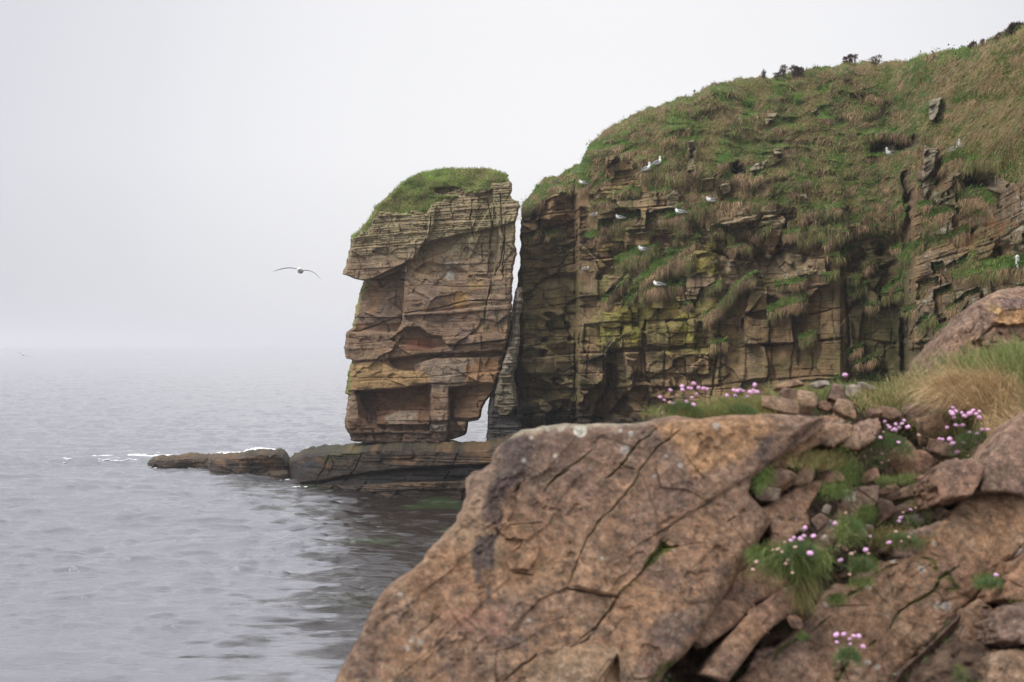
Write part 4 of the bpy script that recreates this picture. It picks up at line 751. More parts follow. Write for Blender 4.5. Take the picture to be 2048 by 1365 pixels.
# ================================================================== sea
def build_sea():
    vv = np.concatenate([[5200, 3600, 2600, 2100, 1800, 1650, 1560, 1500, 1460], np.arange(1430, 694, -.5), [694, 693, 692.2]]).astype(float)
    Yr = CAMZ * F / (vv - HOR); uu_ = np.concatenate([np.arange(-9000, -300, 300), np.arange(-300, 1150, 3.0), np.arange(1150, 9000, 300)])
    Ux, Yy = np.meshgrid(uu_, Yr); Xw = (Ux - 1024) / F * Yy
    cell = Yy / F * 2
    amp = np.clip(1 - (Yy - 60) / 500, .25, 1)
    x, y = Xw, Yy * 1.0
    wx = x + .8 * fbm(x / 5, y / 5, 701, 2); 
    def crest(n): return 1 - abs(n) * 2
    h = .10 * ss(.12, .55, fbm(wx / 1.9 + .12 * y, y / .8, 707, 3)) + .05 * ss(.1, .6, fbm(wx / .9 - .1 * y, y / .5, 708, 2)) * np.clip(1.6 - Yy / 80, .2, 1) + .13 * fbm(wx / 2.6 + y * .05, y / 1.15, 702, 3) + .035 * crest(fbm(wx / 1.7 + .1 * y, y / .8, 703, 2)) + .05 * fbm(x / 9, y / 4, 704, 2) + .022 * fbm(wx / .5, y / .26, 706, 2) * np.clip(1 - (Yy - 30) / 90, 0, 1)
    near = np.clip((x + 9) / 12, 0, 1) * np.clip((75 - y) / 15, 0, 1)      # sheltered water under the cliff is calmer
    h = h * amp * (1.3 - .9 * near) * np.clip(.6 + (Yy - 28) / 40, .6, 1)
    Zw = h
    Cw = np.zeros(x.shape + (3,), f4); Cw[:] = (.178, .18, .202)
    bed = fbm(x / 3.0, y / 3.6, 711, 4)
    xb = ip(y, [(28, -4.2), (35, -5.3), (45, -6.6), (56, -8.4), (64, -10), (72, -14)]); dark_refl = ss(-.25, .35, (x - xb) / 3.2 + 1.1 * fbm(x / 1.3, y / .55, 712, 3) + .5 * fbm(x / 4, y / 3, 713, 2)) * ss(78, 70, y)
    tint(Cw, dark_refl * .97, (.016, .011, .008)); tint(Cw, dark_refl * ss(.14, .5, bed) * .75, (.038, .058, .024))  # dark reflection of stack and cliff painted into the water colour; green weed patches
    tint(Cw, ss(4, 1, abs(y - 84 - .10 * (x + 20))) * ss(-32, -26, x) * ss(-12, -20, x) * .35, (.06, .085, .06))
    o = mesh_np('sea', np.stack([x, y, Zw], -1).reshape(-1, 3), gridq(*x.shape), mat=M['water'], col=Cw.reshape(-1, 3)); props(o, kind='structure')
m, t, b = mat('sea_water'); b.inputs['IOR'].default_value = 1.5; t.links.new(attr(t, 'Col'), b.inputs['Base Color']); b.inputs['Roughness'].default_value = .05
g_ = t.nodes.new('ShaderNodeNewGeometry'); a1 = nz(t, 1.0, 5, .6, g_.outputs['Position'], (1.2, 2.8, 1), .6); a2 = nz(t, 1.0, 4, .65, g_.outputs['Position'], (5, 11, 1), .4)
bump(t, b, vadd(t, a1, a2, .30), 1.0, .07); M['water'] = m
build_sea()
# ---- surf
def foam(name, label, pts, h, seed, n=900, wid=1.0):
    r = np.random.default_rng(seed); p = np.array(pts, float); s = np.linspace(p[0, 0], p[-1, 0], n); vb = ip(s, pts); Yl = CAMZ * F / (vb - HOR)
    prof = np.ones(len(s)) * ip(s, [(p[0, 0], 0), (p[0, 0] + 12, .5), ((p[0, 0] + p[-1, 0]) / 2, 1), (p[-1, 0] - 12, .6), (p[-1, 0], 0)]) * (.25 + .75 * noise(s / 20, s * 0, seed)) * (.8 + .3 * noise(s / 7, s * 0, seed + 1))
    K = 16; rows = []
    for k in range(K):
        a = k / (K - 1); q = P(s, vb, Yl); q[:, 2] = -.03 + h * prof * math.sin(math.pi * a) ** .7 * (1 + .35 * fbm(s / 6, s * 0 + k * .7, seed + 3, 3)); q[:, 1] += (a - .3) * wid * (1 + .5 * fbm(s / 8, s * 0 + k * .3, seed + 2, 2)); rows.append(q)
    A = np.stack(rows, 0); o = mesh_np(name, A.reshape(-1, 3), gridq(K, n), mat=M['foam']); props(o, label, 'surf', kind='stuff')
foam('surf', 'white breaking surf left of the reef tip', [(190, 917), (235, 915), (300, 916), (375, 913), (425, 911)], .30, 801, 700, .9)
foam('surf', 'white surf rising behind the outer reef', [(440, 909), (480, 907), (520, 905), (570, 906), (612, 911)], .36, 811, 500, 1.2)
foam('surf', 'thin line of surf on the far side', [(150, 921), (190, 920), (240, 921), (270, 923)], .05, 821, 300, .5)
foam('surf', 'small splash of foam in the notch below the reef', [(563, 957), (572, 958), (582, 958)], .06, 831, 80, .3)
foam('surf', 'small foam at the seaward tongue', [(430, 941), (438, 939), (447, 940)], .10, 841, 80, .3)
fr9 = np.random.default_rng(19); FL = []
for (ua, ub, va, n_) in ((188, 430, 915, 900), (436, 618, 909, 800), (560, 590, 957, 50), (110, 200, 921, 60), (300, 440, 936, 70), (590, 760, 975, 60)):
    for _ in range(n_):
        u_ = fr9.uniform(ua, ub); v_0 = va + fr9.normal(0, 2.6); Yq = CAMZ * F / (v_0 - HOR); FL.append(np.append(P(u_, v_0, Yq), fr9.uniform(.02, .12)))
FL = np.array(FL)
rr = np.random.default_rng(9)    # spray
pt = []
for cu, cv, n, sp, hh in ((352, 911, 130, 14, .45), (232, 914, 60, 10, .2), (540, 905, 80, 30, .25)):
    for k in range(n):
        u_ = cu + rr.normal(0, sp * .5); pt.append((u_, cv + 4 - abs(rr.normal(0, hh * 14)) * max(0, 1 - abs(u_ - cu) / sp / 1.2), 84.5))
pt = np.array(pt); C0 = P(pt[:, 0], pt[:, 1], pt[:, 2]); sz = rr.uniform(.012, .03, len(C0))[:, None, None]
oct_ = np.array([[1, 0, 0], [-1, 0, 0], [0, 1, 0], [0, -1, 0], [0, 0, 1], [0, 0, -1]], float); ot = np.array([[0, 2, 4], [2, 1, 4], [1, 3, 4], [3, 0, 4], [2, 0, 5], [1, 2, 5], [3, 1, 5], [0, 3, 5]])
Vv = (C0[:, None, :] + oct_[None] * sz).reshape(-1, 3); Tt = (np.arange(len(C0))[:, None, None] * 6 + ot[None]).reshape(-1, 3)
V9 = (FL[:, None, :3] + oct_[None] * FL[:, 3][:, None, None] * np.array([2.2, 1.6, .35])).reshape(-1, 3) + np.array([0, 0, .03]); T9 = (np.arange(len(FL))[:, None, None] * 6 + ot[None]).reshape(-1, 3)
props(mesh_np('foam_flecks', V9, None, T9, M['foam']), 'broken flecks of white foam trailing along the reef', 'foam', kind='stuff')
props(mesh_np('spray', Vv, None, Tt, M['foam']), 'fine drops of spray thrown up over the reef', 'spray', kind='stuff')
# ================================================================== foreground: ground, slabs, loose stones
GT = [(1200, 856), (1290, 842), (1330, 832), (1400, 826), (1500, 816), (1560, 800), (1640, 792), (1720, 792), (1760, 788), (1820, 778), (1860, 752), (1900, 728), (1960, 716), (2048, 706), (2200, 690)]
def ground_Y(u, v):
    t = np.clip((v - ip(u, GT)) / 620, -.1, 1.6); yt = ip(u, [(1200, 5.3), (1500, 5.6), (1700, 5.9), (1900, 6.5), (2048, 7.0), (2200, 7.4)])
    return yt + (4.35 - yt) * np.sign(t) * abs(t) ** .8 + .05 * fbm(u / 60, v / 45, 901, 4) - .30 * np.exp(-((u - 1600) / 110) ** 4 - ((v - 1000) / 130) ** 4)
def near_surface(U, V, Yv, seed, amp=.02):
    q = P(U, V, Yv); a, b, c = q[..., 0], q[..., 1], q[..., 2]; s = (a + c * .8) ; w = (c - a * .6)
    r = amp * 2.0 * fbm(s * 1.6, w * 1.6, seed, 5) + amp * .8 * fbm(s * 8, w * 8, seed + 1, 5) + amp * .32 * fbm(s * 34, w * 34, seed + 2, 3)
    st = (w * 7 + 1.6 * fbm(s * 2.2, w * 2.2, seed + 3, 3)); k = np.floor(st); f_ = st - k
    r += amp * .35 * (ss(0, .10, f_) * (1 - f_)) * (noise(s * 3, k * 5.5, seed + 4) > .5)
    fa, fe, fh = facets(s, w, seed + 5, .34, amp * .7, 1.3)
    r -= amp * .45 * ss(.30, .46, fbm(s * 11, w * 16, seed + 9, 4))
    return r + fa
def star(outline, c, na):
    p = np.array(outline, float); th = np.linspace(0, 2 * np.pi, na, endpoint=False); dx, dy = np.cos(th), np.sin(th); best = np.full(na, 0.0)
    for k in range(len(p)):
        a = p[k] - c; e_ = p[(k + 1) % len(p)] - p[k]; den = dx * e_[1] - dy * e_[0]; den = np.where(abs(den) < 1e-9, 1e-9, den)
        t = (a[0] * e_[1] - a[1] * e_[0]) / den; s_ = (a[0] * dy - a[1] * dx) / den; ok = (s_ >= -1e-6) & (s_ <= 1 + 1e-6) & (t > 0); best = np.where(ok, np.maximum(best, t), best)
    return th, best
ROCKC = (.31, .178, .105)
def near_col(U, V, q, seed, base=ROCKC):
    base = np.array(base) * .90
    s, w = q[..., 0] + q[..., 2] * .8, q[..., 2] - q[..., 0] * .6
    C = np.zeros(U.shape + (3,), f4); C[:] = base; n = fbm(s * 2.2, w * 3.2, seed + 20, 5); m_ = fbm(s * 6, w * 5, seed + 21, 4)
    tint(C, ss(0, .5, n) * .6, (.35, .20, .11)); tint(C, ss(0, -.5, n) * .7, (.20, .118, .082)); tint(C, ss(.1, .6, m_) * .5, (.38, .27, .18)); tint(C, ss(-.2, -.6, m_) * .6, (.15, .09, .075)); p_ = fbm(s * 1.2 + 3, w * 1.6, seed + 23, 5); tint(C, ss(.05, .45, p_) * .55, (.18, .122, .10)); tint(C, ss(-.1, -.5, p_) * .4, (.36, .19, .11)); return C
def slab(name, label, outline, Yc, a=0.0, b=-.0011, thick=.35, rnd=26, amp=.016, seed=0, ctr=None, na=260, nr=90, paint=None, cat='rock', base=ROCKC, back=(0, 1, -.25), rough=2.2, dark=None, group=None, rndm=1.0):
    out = np.array(outline, float); c = np.array(ctr if ctr is not None else out.mean(0)); th, rad = star(outline, c, na)
    k = np.ones(7) / 7; pad = np.concatenate([rad[-3:], rad, rad[:3]]); rad = np.convolve(pad, k, 'valid') * .6 + rad * .4 if na > 200 else rad
    rad = rad + rough * (fbm(np.cos(th) * 6 + seed, np.sin(th) * 6, seed + 30, 4)) * 1.0
    t = np.linspace(0, 1, nr) ** .75; t[0] = .002; rr_ = t[:, None] * rad[None, :]
    U = (c[0] + np.cos(th) * rr_).astype(f4); V = (c[1] + np.sin(th) * rr_).astype(f4)
    m_px = Yc / F; d, _ = pdist(U, V, np.stack([c[0] + np.cos(th) * rad, c[1] + np.sin(th) * rad], 1)[::max(1, na // 90)], True); d = np.maximum(d, 0); d = d * np.where(t[:, None] > .999, 0, 1)
    rloc = rnd * (.4 + 1.2 * noise(np.cos(th) * 3 + 9, np.sin(th) * 3, seed + 31))[None, :]
    e_ = 1 - np.clip(d / rloc, 0, 1); drop = (1 - np.sqrt(np.clip(1 - e_ ** 2, 0, 1))) * rloc * m_px * rndm
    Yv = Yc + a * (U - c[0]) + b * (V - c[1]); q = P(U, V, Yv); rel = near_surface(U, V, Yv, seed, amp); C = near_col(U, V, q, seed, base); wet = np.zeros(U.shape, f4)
    pn = Painter(U, V, 4.0, 20, seed + 40)
    if paint: paint(rel, C, pn, U, V)
    fr_ = P(U, V, Yv + drop - rel * (1 - .5 * e_))
    last = fr_[-1]; rows = [fr_]; bd = np.array(back, float); ns_ = 26
    cen = last.mean(0)
    for k in range(1, ns_ + 1):
        s_ = k / ns_; x = last + bd * thick * s_ ; x = x + (cen + bd * thick * s_ - x) * (.10 * s_ ** 2 + (.5 if k == ns_ else 0)); x[:, :3] += (amp * 1.6 * fbm(th * 5 / 1.0, th * 0 + s_ * 4, seed + 33, 4))[:, None] * np.stack([np.cos(th), 0 * th, -np.sin(th)], 1); rows.append(x[None])
    A = np.concatenate(rows, 0); C = np.concatenate([C, np.repeat(C[-1:], ns_, 0)], 0); nr_t, nc = A.shape[:2]
    VV = np.concatenate([A.reshape(-1, 3), [A[0].mean(0)], [A[-1].mean(0)]]); j = np.arange(nc); j2 = (j + 1) % nc
    T = np.concatenate([np.stack([np.full(nc, nr_t * nc), j2, j], 1), np.stack([np.full(nc, nr_t * nc + 1), (nr_t - 1) * nc + j, (nr_t - 1) * nc + j2], 1)])
    C2 = np.concatenate([C.reshape(-1, 3), [C[0, 0]], [C[-1, 0]]]); kk = len(C2)
    o = mesh_np(name, VV, gridq(nr_t, nc, True)[:, ::-1], T, M['near'], C2, extra={'lichen': np.full(kk, .22), 'wet': np.zeros(kk)})
    return props(o, label, cat, group)
MOSS = (.085, .095, .012); SOIL = (.10, .062, .042)
def z7(*p): return [(660 + x / 2.505, 820 + y / 2.505) for x, y in p]
def z8(*p): return [(1080 + x / 2.505, 820 + y / 2.505) for x, y in p]
def z6(*p): return [(1500 + x / 3.737, 1080 + y / 3.737) for x, y in p]
def z5(*p): return [(1440 + x / 4.549, 900 + y / 4.549) for x, y in p]
def z4(*p): return [(1640 + x / 4.549, 660 + y / 4.549) for x, y in p]
def z3(*p): return [(1280 + x / 4.096, 680 + y / 4.096) for x, y in p]
def paintA(rel, C, pn, U, V):
    L_ = pn.line
    for pl, w, d, moss in ((z8((20, 410), (60, 355), (120, 300), (180, 265), (260, 205)), 3, .022, .6), (z8((350, 340), (400, 290), (480, 180), (590, 95)), 3.4, .03, .7),
        (z8((700, 100), (600, 180), (510, 290), (465, 380), (370, 490), (290, 560), (220, 680), (150, 865)), 4.0, .022, .45), (z8((130, 895), (250, 915), (400, 942)), 2.6, .05, 0),
        (z8((640, 650), (600, 700), (545, 765), (490, 835), (415, 900), (370, 970), (290, 1080), (150, 1190)), 3.2, .02, .5), (z8((620, 690), (690, 685)), 6, .03, .9), (z8((690, 685), (800, 668), (920, 655)), 1.3, .006, 0),
        (z7((895, 575), (1000, 572), (1065, 563)), 2.6, .035, 0), (z7((880, 650), (930, 640), (970, 655)), 2.4, .02, 0), (z7((975, 650), (950, 690), (900, 720)), 3.6, .03, 0), (z7((905, 815), (960, 820), (1020, 830)), 2.4, .03, 0),
        (z7((945, 372), (935, 395), (922, 415)), 4.5, .035, .3), (z7((420, 1130), (500, 1080), (555, 1020)), 2.0, .014, 0), (z7((870, 1362), (950, 1290), (1035, 1225)), 4, .03, .4), (z7((1110, 360), (1150, 330), (1200, 295)), 4, .03, .5),
        (z7((1385, 345), (1430, 310)), 3, .02, 0), (z8((800, 1195), (1000, 1040), (1190, 900)), 3.2, .03, .2), (z8((560, 1365), (610, 1290), (690, 1265)), 8, .02, 1), (z7((480, 740), (530, 735), (580, 740)), 2, .01, 0),
        (z7((1205, 1190), (1290, 1150), (1360, 1060), (1420, 960)), 4, .022, 0), (z8((400, 270), (440, 290), (480, 300)), 3, .02, .3), (z8((880, 1240), (920, 1215), (965, 1190)), 3, .03, 0), (z7((640, 360), (700, 330), (760, 320)), 2.5, .008, 0),
        (z7((10, 1330), (60, 1290), (120, 1230)), 3, .01, 0), (z8((330, 345), (390, 300), (440, 288)), 2.5, .015, 0), (z8((940, 560), (975, 535)), 3, .02, .2), (z8((60, 1060), (110, 1040), (150, 1045)), 2, .01, 0)):
        w *= .55; L_(rel, pl, w, d * .6)
        if moss: L_(C, pl, w * 1.25, moss, MOSS)
        else: L_(C, pl, w * .8, .35, (.08, .05, .04))
    pn.poly(rel, z8((500, 820), (560, 740), (610, 660), (640, 680), (600, 730), (575, 775), (520, 800)), -.015, 1.5); pn.poly(C, z8((495, 830), (530, 750), (600, 680), (625, 650), (640, 680), (690, 685), (610, 725), (575, 770), (520, 800)), MOSS, 1.5, amt=.95)
    pn.poly(rel, z8((130, 895), (400, 942), (300, 1090), (150, 1190), (-40, 1190), (-150, 1100), (0, 950)), -.012, 2); pn.poly(rel, z8((300, 560), (500, 300), (620, 640), (480, 850), (390, 930), (150, 880), (220, 680)), .012, 3)
    pn.slope(rel, z7((880, 1380), (1000, 1260), (1100, 1180), (1240, 1170), (1440, 1220), (1360, 1400), (1100, 1400)), .0, .05, (1100, 1290), (1220, 1310), 2)
    pn.slope(rel, z8((385, 1225), (400, 1400), (270, 1400)), -.05, -.01, (1230, 1310), (1200, 1365), 2); pn.poly(C, z8((385, 1225), (400, 1400), (270, 1400)), (.40, .21, .10), 2, amt=.7)
    pn.poly(rel, z7((820, 585), (870, 560), (1010, 575), (1060, 700), (1000, 800), (900, 800), (880, 740), (905, 715), (970, 655), (880, 640)), .018, 2)
    tint(C, ss(1120, 1260, V) * ss(-.25, .35, fbm(U / 90, V / 70, 924, 4)) * .6, (.17, .115, .09)); tint(C, ss(.15, .5, fbm(U / 26, V / 20, 925, 5)) * ss(1150, 1280, V) * .6, (.075, .055, .055)); pn.poly(C, [(1060, 1330), (1120, 1290), (1230, 1290), (1300, 1365), (1300, 1420), (1040, 1420)], (.33, .225, .14), 12, amt=.6)
    st = (.055, .042, .048)
    for pl, am in ((z7((860, 165), (940, 120), (1035, 160), (1000, 290), (940, 360), (880, 400), (855, 470), (870, 540), (845, 600), (790, 560), (760, 540), (770, 470), (800, 380), (850, 300)), .72), (z7((735, 640), (840, 610), (830, 700), (825, 800), (765, 800), (765, 870), (730, 870), (705, 720)), .85),
                   (z7((775, 870), (805, 880), (805, 960), (785, 970)), .8), (z7((800, 1000), (850, 1060), (855, 1110), (820, 1070)), .6), (z7((610, 930), (650, 885), (690, 880), (660, 920)), .6), (z7((560, 980), (900, 950), (1000, 980), (900, 1000)), .3),
                   (z8((790, 230), (800, 140), (870, 130), (950, 150), (930, 215), (870, 215), (820, 235)), .8), (z8((960, 130), (1000, 130), (975, 210), (950, 190)), .6), (z8((1060, 140), (1190, 125), (1140, 230), (1080, 250), (1100, 190)), .7), (z8((860, 780), (960, 780), (940, 850), (880, 850)), .5),
                   (z8((560, 1050), (740, 1000), (800, 1090), (720, 1170), (600, 1190), (560, 1130)), .35)):
        pn.poly(C, pl, st, 7, amt=am)
    pn.poly(C, z8((560, 70), (760, 40), (1100, 20), (1200, 60), (1000, 260), (760, 330), (700, 200)), (.46, .25, .11), 16, amt=.55); pn.poly(C, z7((560, 1000), (900, 990), (880, 1130), (640, 1130)), (.30, .15, .11), 10, amt=.5)
    for cu, cv, cr in ((1160, 862, 13), (1121, 858, 7), (1048, 921, 4.5), (801, 1190, 6), (1240, 862, 4), (1063, 876, 4), (1095, 856, 6), (1110, 912, 5), (823, 1281, 5), (842, 1283, 7), (815, 1297, 6), (1432, 852, 7), (1250, 900, 9), (1262, 868, 6)):
        w_ = ss(cr + 1.2, cr - 1.2, np.hypot(U - cu, V - cv) + 1.5 * fbm(U / 4, V / 4, 7, 3)); tint(C, w_ * (.95 if cr > 10 else .6), (.66, .62, .52) if cr > 10 else (.50, .47, .42))
    tint(C, ss(14, 2, V - ip(U, [(1000, 880), (1040, 862), (1120, 850), (1200, 846), (1400, 838), (1660, 832)])) * ss(1000, 1040, U) * ss(1320, 1250, U) * .6, (.52, .46, .34))
slab('boulder', 'huge brown foreground boulder with a dark water stain and moss filled cracks', [(640, 1460), (672, 1365), (700, 1310), (722, 1265), (737, 1225), (762, 1190), (800, 1160), (845, 1128), (852, 1108), (884, 1084), (915, 1045), (940, 1000), (941, 965), (952, 950), (984, 930), (990, 908), (1004, 886), (1040, 863),
    (1080, 856), (1120, 850), (1200, 846), (1280, 846), (1340, 838), (1400, 838), (1460, 830), (1560, 830), (1640, 834), (1668, 842), (1640, 862), (1590, 885), (1545, 905), (1510, 935), (1496, 985), (1520, 1010), (1545, 1040), (1520, 1080), (1495, 1120), (1450, 1190), (1400, 1270), (1370, 1310), (1330, 1345), (1300, 1400), (1290, 1460)],
    4.42, .0003, -.0011, 1.5, 30, .020, 911, (1180, 1150), 1100, 380, paintA, 'boulder', back=(-.05, 1, -.12), rough=3)
def pB(rel, C, pn, U, V):
    for pl, w, d, moss in ((z6((1040, 665), (1075, 590), (1120, 530), (1180, 490), (1290, 440), (1380, 380), (1430, 290), (1560, 200)), 4.5, .025, .9), (z6((1400, 300), (1470, 250), (1500, 300), (1550, 360), (1460, 380)), 9, .01, 1), (z6((1330, 190), (1400, 230), (1370, 160), (1270, 130)), 5, .012, .95),
                           (z6((180, 900), (210, 820), (360, 740)), 5, .02, 1), (z6((720, 420), (800, 380), (850, 340)), 6, .02, .9), (z6((600, 500), (760, 490), (900, 490)), 2, .01, 0), (z6((890, 790), (940, 755)), 5, .02, .8), (z6((450, 690), (600, 570)), 3, .015, .4),
                           (z6((880, 290), (960, 240), (1040, 200), (1100, 180)), 5, .03, .5), (z6((1540, 540), (1700, 420), (1850, 260), (2040, 30)), 4, .03, .2), (z6((1480, 350), (1600, 420), (1650, 430)), 2, .01, 0), (z6((680, 440), (640, 470), (600, 490)), 4, .0, .8),
                           (z6((1060, 20), (1200, -60), (1400, -160)), 3, .02, 0), (z6((650, 1060), (690, 980), (730, 920)), 7, .02, .9)):
        w *= .6; pn.line(rel, pl, w, d * .7); pn.line(C, pl, w * 1.3, moss if moss else .5, MOSS if moss else (.06, .04, .035))
    for cu, cv, cr in ((1876, 1211, 8), (1893, 1212, 10), (1843, 1139, 8), (1737, 1175, 5), (1785, 1117, 9), (1869, 1088, 5), (2040, 1105, 7), (1735, 1325, 6), (1755, 1333, 6)):
        tint(C, ss(cr + 1, cr - 1, np.hypot(U - cu, V - cv) + 1.5 * fbm(U / 4, V / 4, 7, 3)) * .6, (.50, .47, .42))
slab('rock_slab', 'broad sloping brown slab at lower right, crossed by a star shaped patch of dark moss', [(1440, 1420), (1470, 1365), (1510, 1325), (1560, 1284), (1610, 1245), (1640, 1195), (1668, 1166), (1720, 1172), (1768, 1126), (1830, 1108), (1850, 1080), (1893, 1030), (1930, 990), (2000, 975), (2120, 960), (2120, 1080), (2048, 1108), (1985, 1160), (1926, 1222), (1876, 1270), (1830, 1312), (1790, 1350), (1760, 1420)],
     4.72, .0003, -.0012, .7, 18, .018, 921, (1750, 1230), 620, 200, pB, 'rock', back=(.1, 1, -.5))
slab('rock_slab', 'steep inclined slab rising to the right edge beside the pink flowers', [(1958, 985), (1966, 955), (1976, 918), (2000, 880), (2025, 850), (2048, 826), (2140, 760), (2140, 960), (2048, 992), (2000, 984)], 5.08, .0004, -.0012, .5, 10, .009, 931, (2040, 920), 260, 90, base=(.33, .205, .15))
slab('rock', 'shadowed rock face under the lip of the broad lower right slab', [(1770, 1400), (1800, 1345), (1880, 1272), (1925, 1228), (1916, 1300), (1912, 1400)], 4.721, .00366, .00237, .5, 5, .012, 941, (1868, 1315), 200, 70, base=(.17, .105, .075))  # base colour darkened to paint in the shade under the slab lip
slab('rock', 'upright block at the bottom edge, right of the shadowed face', [(1916, 1400), (1918, 1300), (1930, 1222), (1960, 1205), (1985, 1215), (1990, 1290), (1975, 1330), (1992, 1400)], 4.64, .0004, -.0006, .5, 14, .016, 951, None, 200, 70, base=(.30, .20, .13))
slab('rock', 'smooth dark brown block at the lower right edge', [(1988, 1240), (2010, 1218), (2060, 1200), (2120, 1200), (2120, 1290), (2060, 1292), (2000, 1284)], 4.42, -.0002, -.0010, .4, 20, .012, 961, None, 200, 70, base=(.27, .165, .125))
slab('rock', 'speckled boulder in the bottom right corner', [(1975, 1320), (2000, 1300), (2060, 1302), (2140, 1300), (2140, 1420), (1985, 1420), (1970, 1360)], 4.36, .0, -.0009, .4, 24, .016, 971, None, 220, 80, base=(.31, .215, .15))
slab('rock', 'weathered rock beside the grass tuft at the right edge, above the dark brown block', [(2000, 1200), (2020, 1150), (2060, 1110), (2120, 1090), (2120, 1200), (2050, 1205)], 4.60, .0002, -.0011, .4, 16, .014, 976, None, 180, 60)
def pE(rel, C, pn, U, V):
    pn.line(rel, [(1965, 672), (1985, 655), (2010, 650)], 5, .05); pn.poly(C, [(1985, 650), (2000, 615), (2100, 610), (2100, 640), (2040, 650)], (.50, .28, .12), 6, amt=.8); pn.poly(C, [(1975, 605), (2000, 618), (1998, 630), (1978, 620)], (.50, .33, .14), 3, amt=.8)
    pn.poly(C, [(2000, 600), (2100, 590), (2100, 615), (2010, 622)], (.20, .14, .13), 6, amt=.7); pn.slope(rel, [(1920, 600), (1960, 595), (1965, 680), (1915, 690)], 0, .06, (1920, 650), (1965, 650), 5); pn.poly(rel, [(1990, 655), (2120, 640), (2120, 690), (2000, 680)], -.05, 3)
slab('boulder', 'rounded brown boulder behind the grass at the right edge', [(1886, 730), (1896, 695), (1915, 655), (1940, 612), (1985, 585), (2048, 574), (2140, 570), (2160, 740), (2000, 760)], 8.2, .0006, -.0016, 1.2, 34, .03, 981, (2030, 665), 320, 110, pE, 'boulder', base=(.32, .195, .135))
# bedrock slabs between the boulder and the grass
SL = [('orange brown step of rock tucked under the top right corner of the boulder', [(1498, 940), (1545, 902), (1590, 880), (1632, 860), (1656, 866), (1642, 888), (1604, 906), (1590, 932), (1562, 938), (1540, 934), (1512, 960)], 4.90, .0006, -.0013, (.38, .235, .14)),
      ('short rock wedge between the boulder corner and the flaky rock', [(1628, 866), (1660, 845), (1708, 850), (1704, 874), (1664, 894), (1640, 890)], 5.0, .0005, -.0013, (.36, .22, .135)),
      ('slanted ledge of bedrock between the boulder and the upper crevice', z5((480, 760), (430, 640), (330, 560), (640, 380), (800, 300), (960, 260), (870, 420), (790, 560), (820, 680), (700, 760), (560, 900), (430, 880)), 4.78, .0006, -.0014, (.36, .22, .15)),
      ('low ledge running down to the black crevice', z5((0, 1180), (200, 1010), (420, 940), (560, 1100), (640, 1250), (300, 1420), (150, 1600), (-150, 1800), (-300, 1700)), 4.60, .0005, -.0012, (.33, .20, .14)),
      ('undercut slab overhanging the black crevice', z6((-380, 1000), (-200, 760), (0, 540), (180, 400), (330, 330), (420, 420), (400, 500), (300, 560), (180, 640), (60, 760), (-40, 900), (-160, 1060)), 4.52, .0005, -.0010, (.35, .22, .16)),
      ('small angular rock with a straight edge below the undercut slab', z6((-60, 1060), (50, 820), (200, 800), (150, 930), (60, 1060)), 4.55, .0003, -.0010, (.30, .19, .14)),
      ('tilted slab pointing up right, below the grass tuft with pink flowers', z5((800, 960), (820, 860), (900, 740), (960, 640), (1110, 640), (1100, 780), (1010, 870), (880, 960)), 4.86, .0005, -.0012, (.36, .225, .155)),
      ('flat dark rock shaded under the flowering tuft', z5((870, 1090), (930, 1010), (1080, 1000), (1230, 1030), (1190, 1150), (1050, 1190), (920, 1190)), 4.98, .0004, -.001, (.22, .14, .11)),
      ('brown bedrock slab under the round stones', z4((160, 1060), (240, 900), (380, 830), (530, 800), (560, 900), (480, 1020), (330, 1100)), 5.35, .0005, -.0016, (.33, .21, .15)),
      ('flaky rock at the right end of the boulder top', z4((-80, 900), (0, 790), (130, 770), (210, 830), (160, 930), (20, 970)), 5.2, .0003, -.001, (.42, .25, .14)),
      ('long slanted rock under the flat oval stone', z5((320, 470), (430, 380), (600, 390), (520, 470), (330, 520)), 4.95, .0003, -.001, (.30, .20, .15)),
      ('sloping bedrock below the light stones', z4((1040, 1365), (1060, 1230), (1220, 1180), (1400, 1180), (1500, 1250), (1470, 1365), (1380, 1500), (1100, 1560)), 4.95, .0003, -.0012, (.33, .21, .155)),
      ('bedrock hump above the mossy crack', z5((1200, 1180), (1330, 1070), (1440, 1020), (1560, 1010), (1590, 1090), (1480, 1180), (1330, 1240)), 4.86, .0004, -.0012, (.34, .22, .16)),
      ('narrow bedrock rib beside the mossy crack', z5((1390, 1200), (1480, 1120), (1600, 1080), (1590, 1130), (1470, 1210)), 4.80, .0004, -.0012, (.36, .23, .16)),
      ('broad flat bedrock among small plants', z5((1010, 620), (1100, 470), (1280, 330), (1450, 330), (1440, 480), (1300, 560), (1180, 640)), 5.05, .0004, -.0013, (.38, .25, .17)),
      ('rounded bedrock shoulder at the right of the mossy crack', z5((1560, 880), (1640, 760), (1860, 700), (2000, 640), (2100, 700), (1900, 900), (1700, 1000), (1580, 980)), 4.95, .0004, -.0013, (.34, .22, .16))]
for i, (lb_, ol, yc, a_, b_, cb) in enumerate(SL):
    slab('rock', lb_, ol, yc, a_, b_, .30, 9, .012, 1001 + 10 * i, None, 180, 60, base=cb, rough=3)
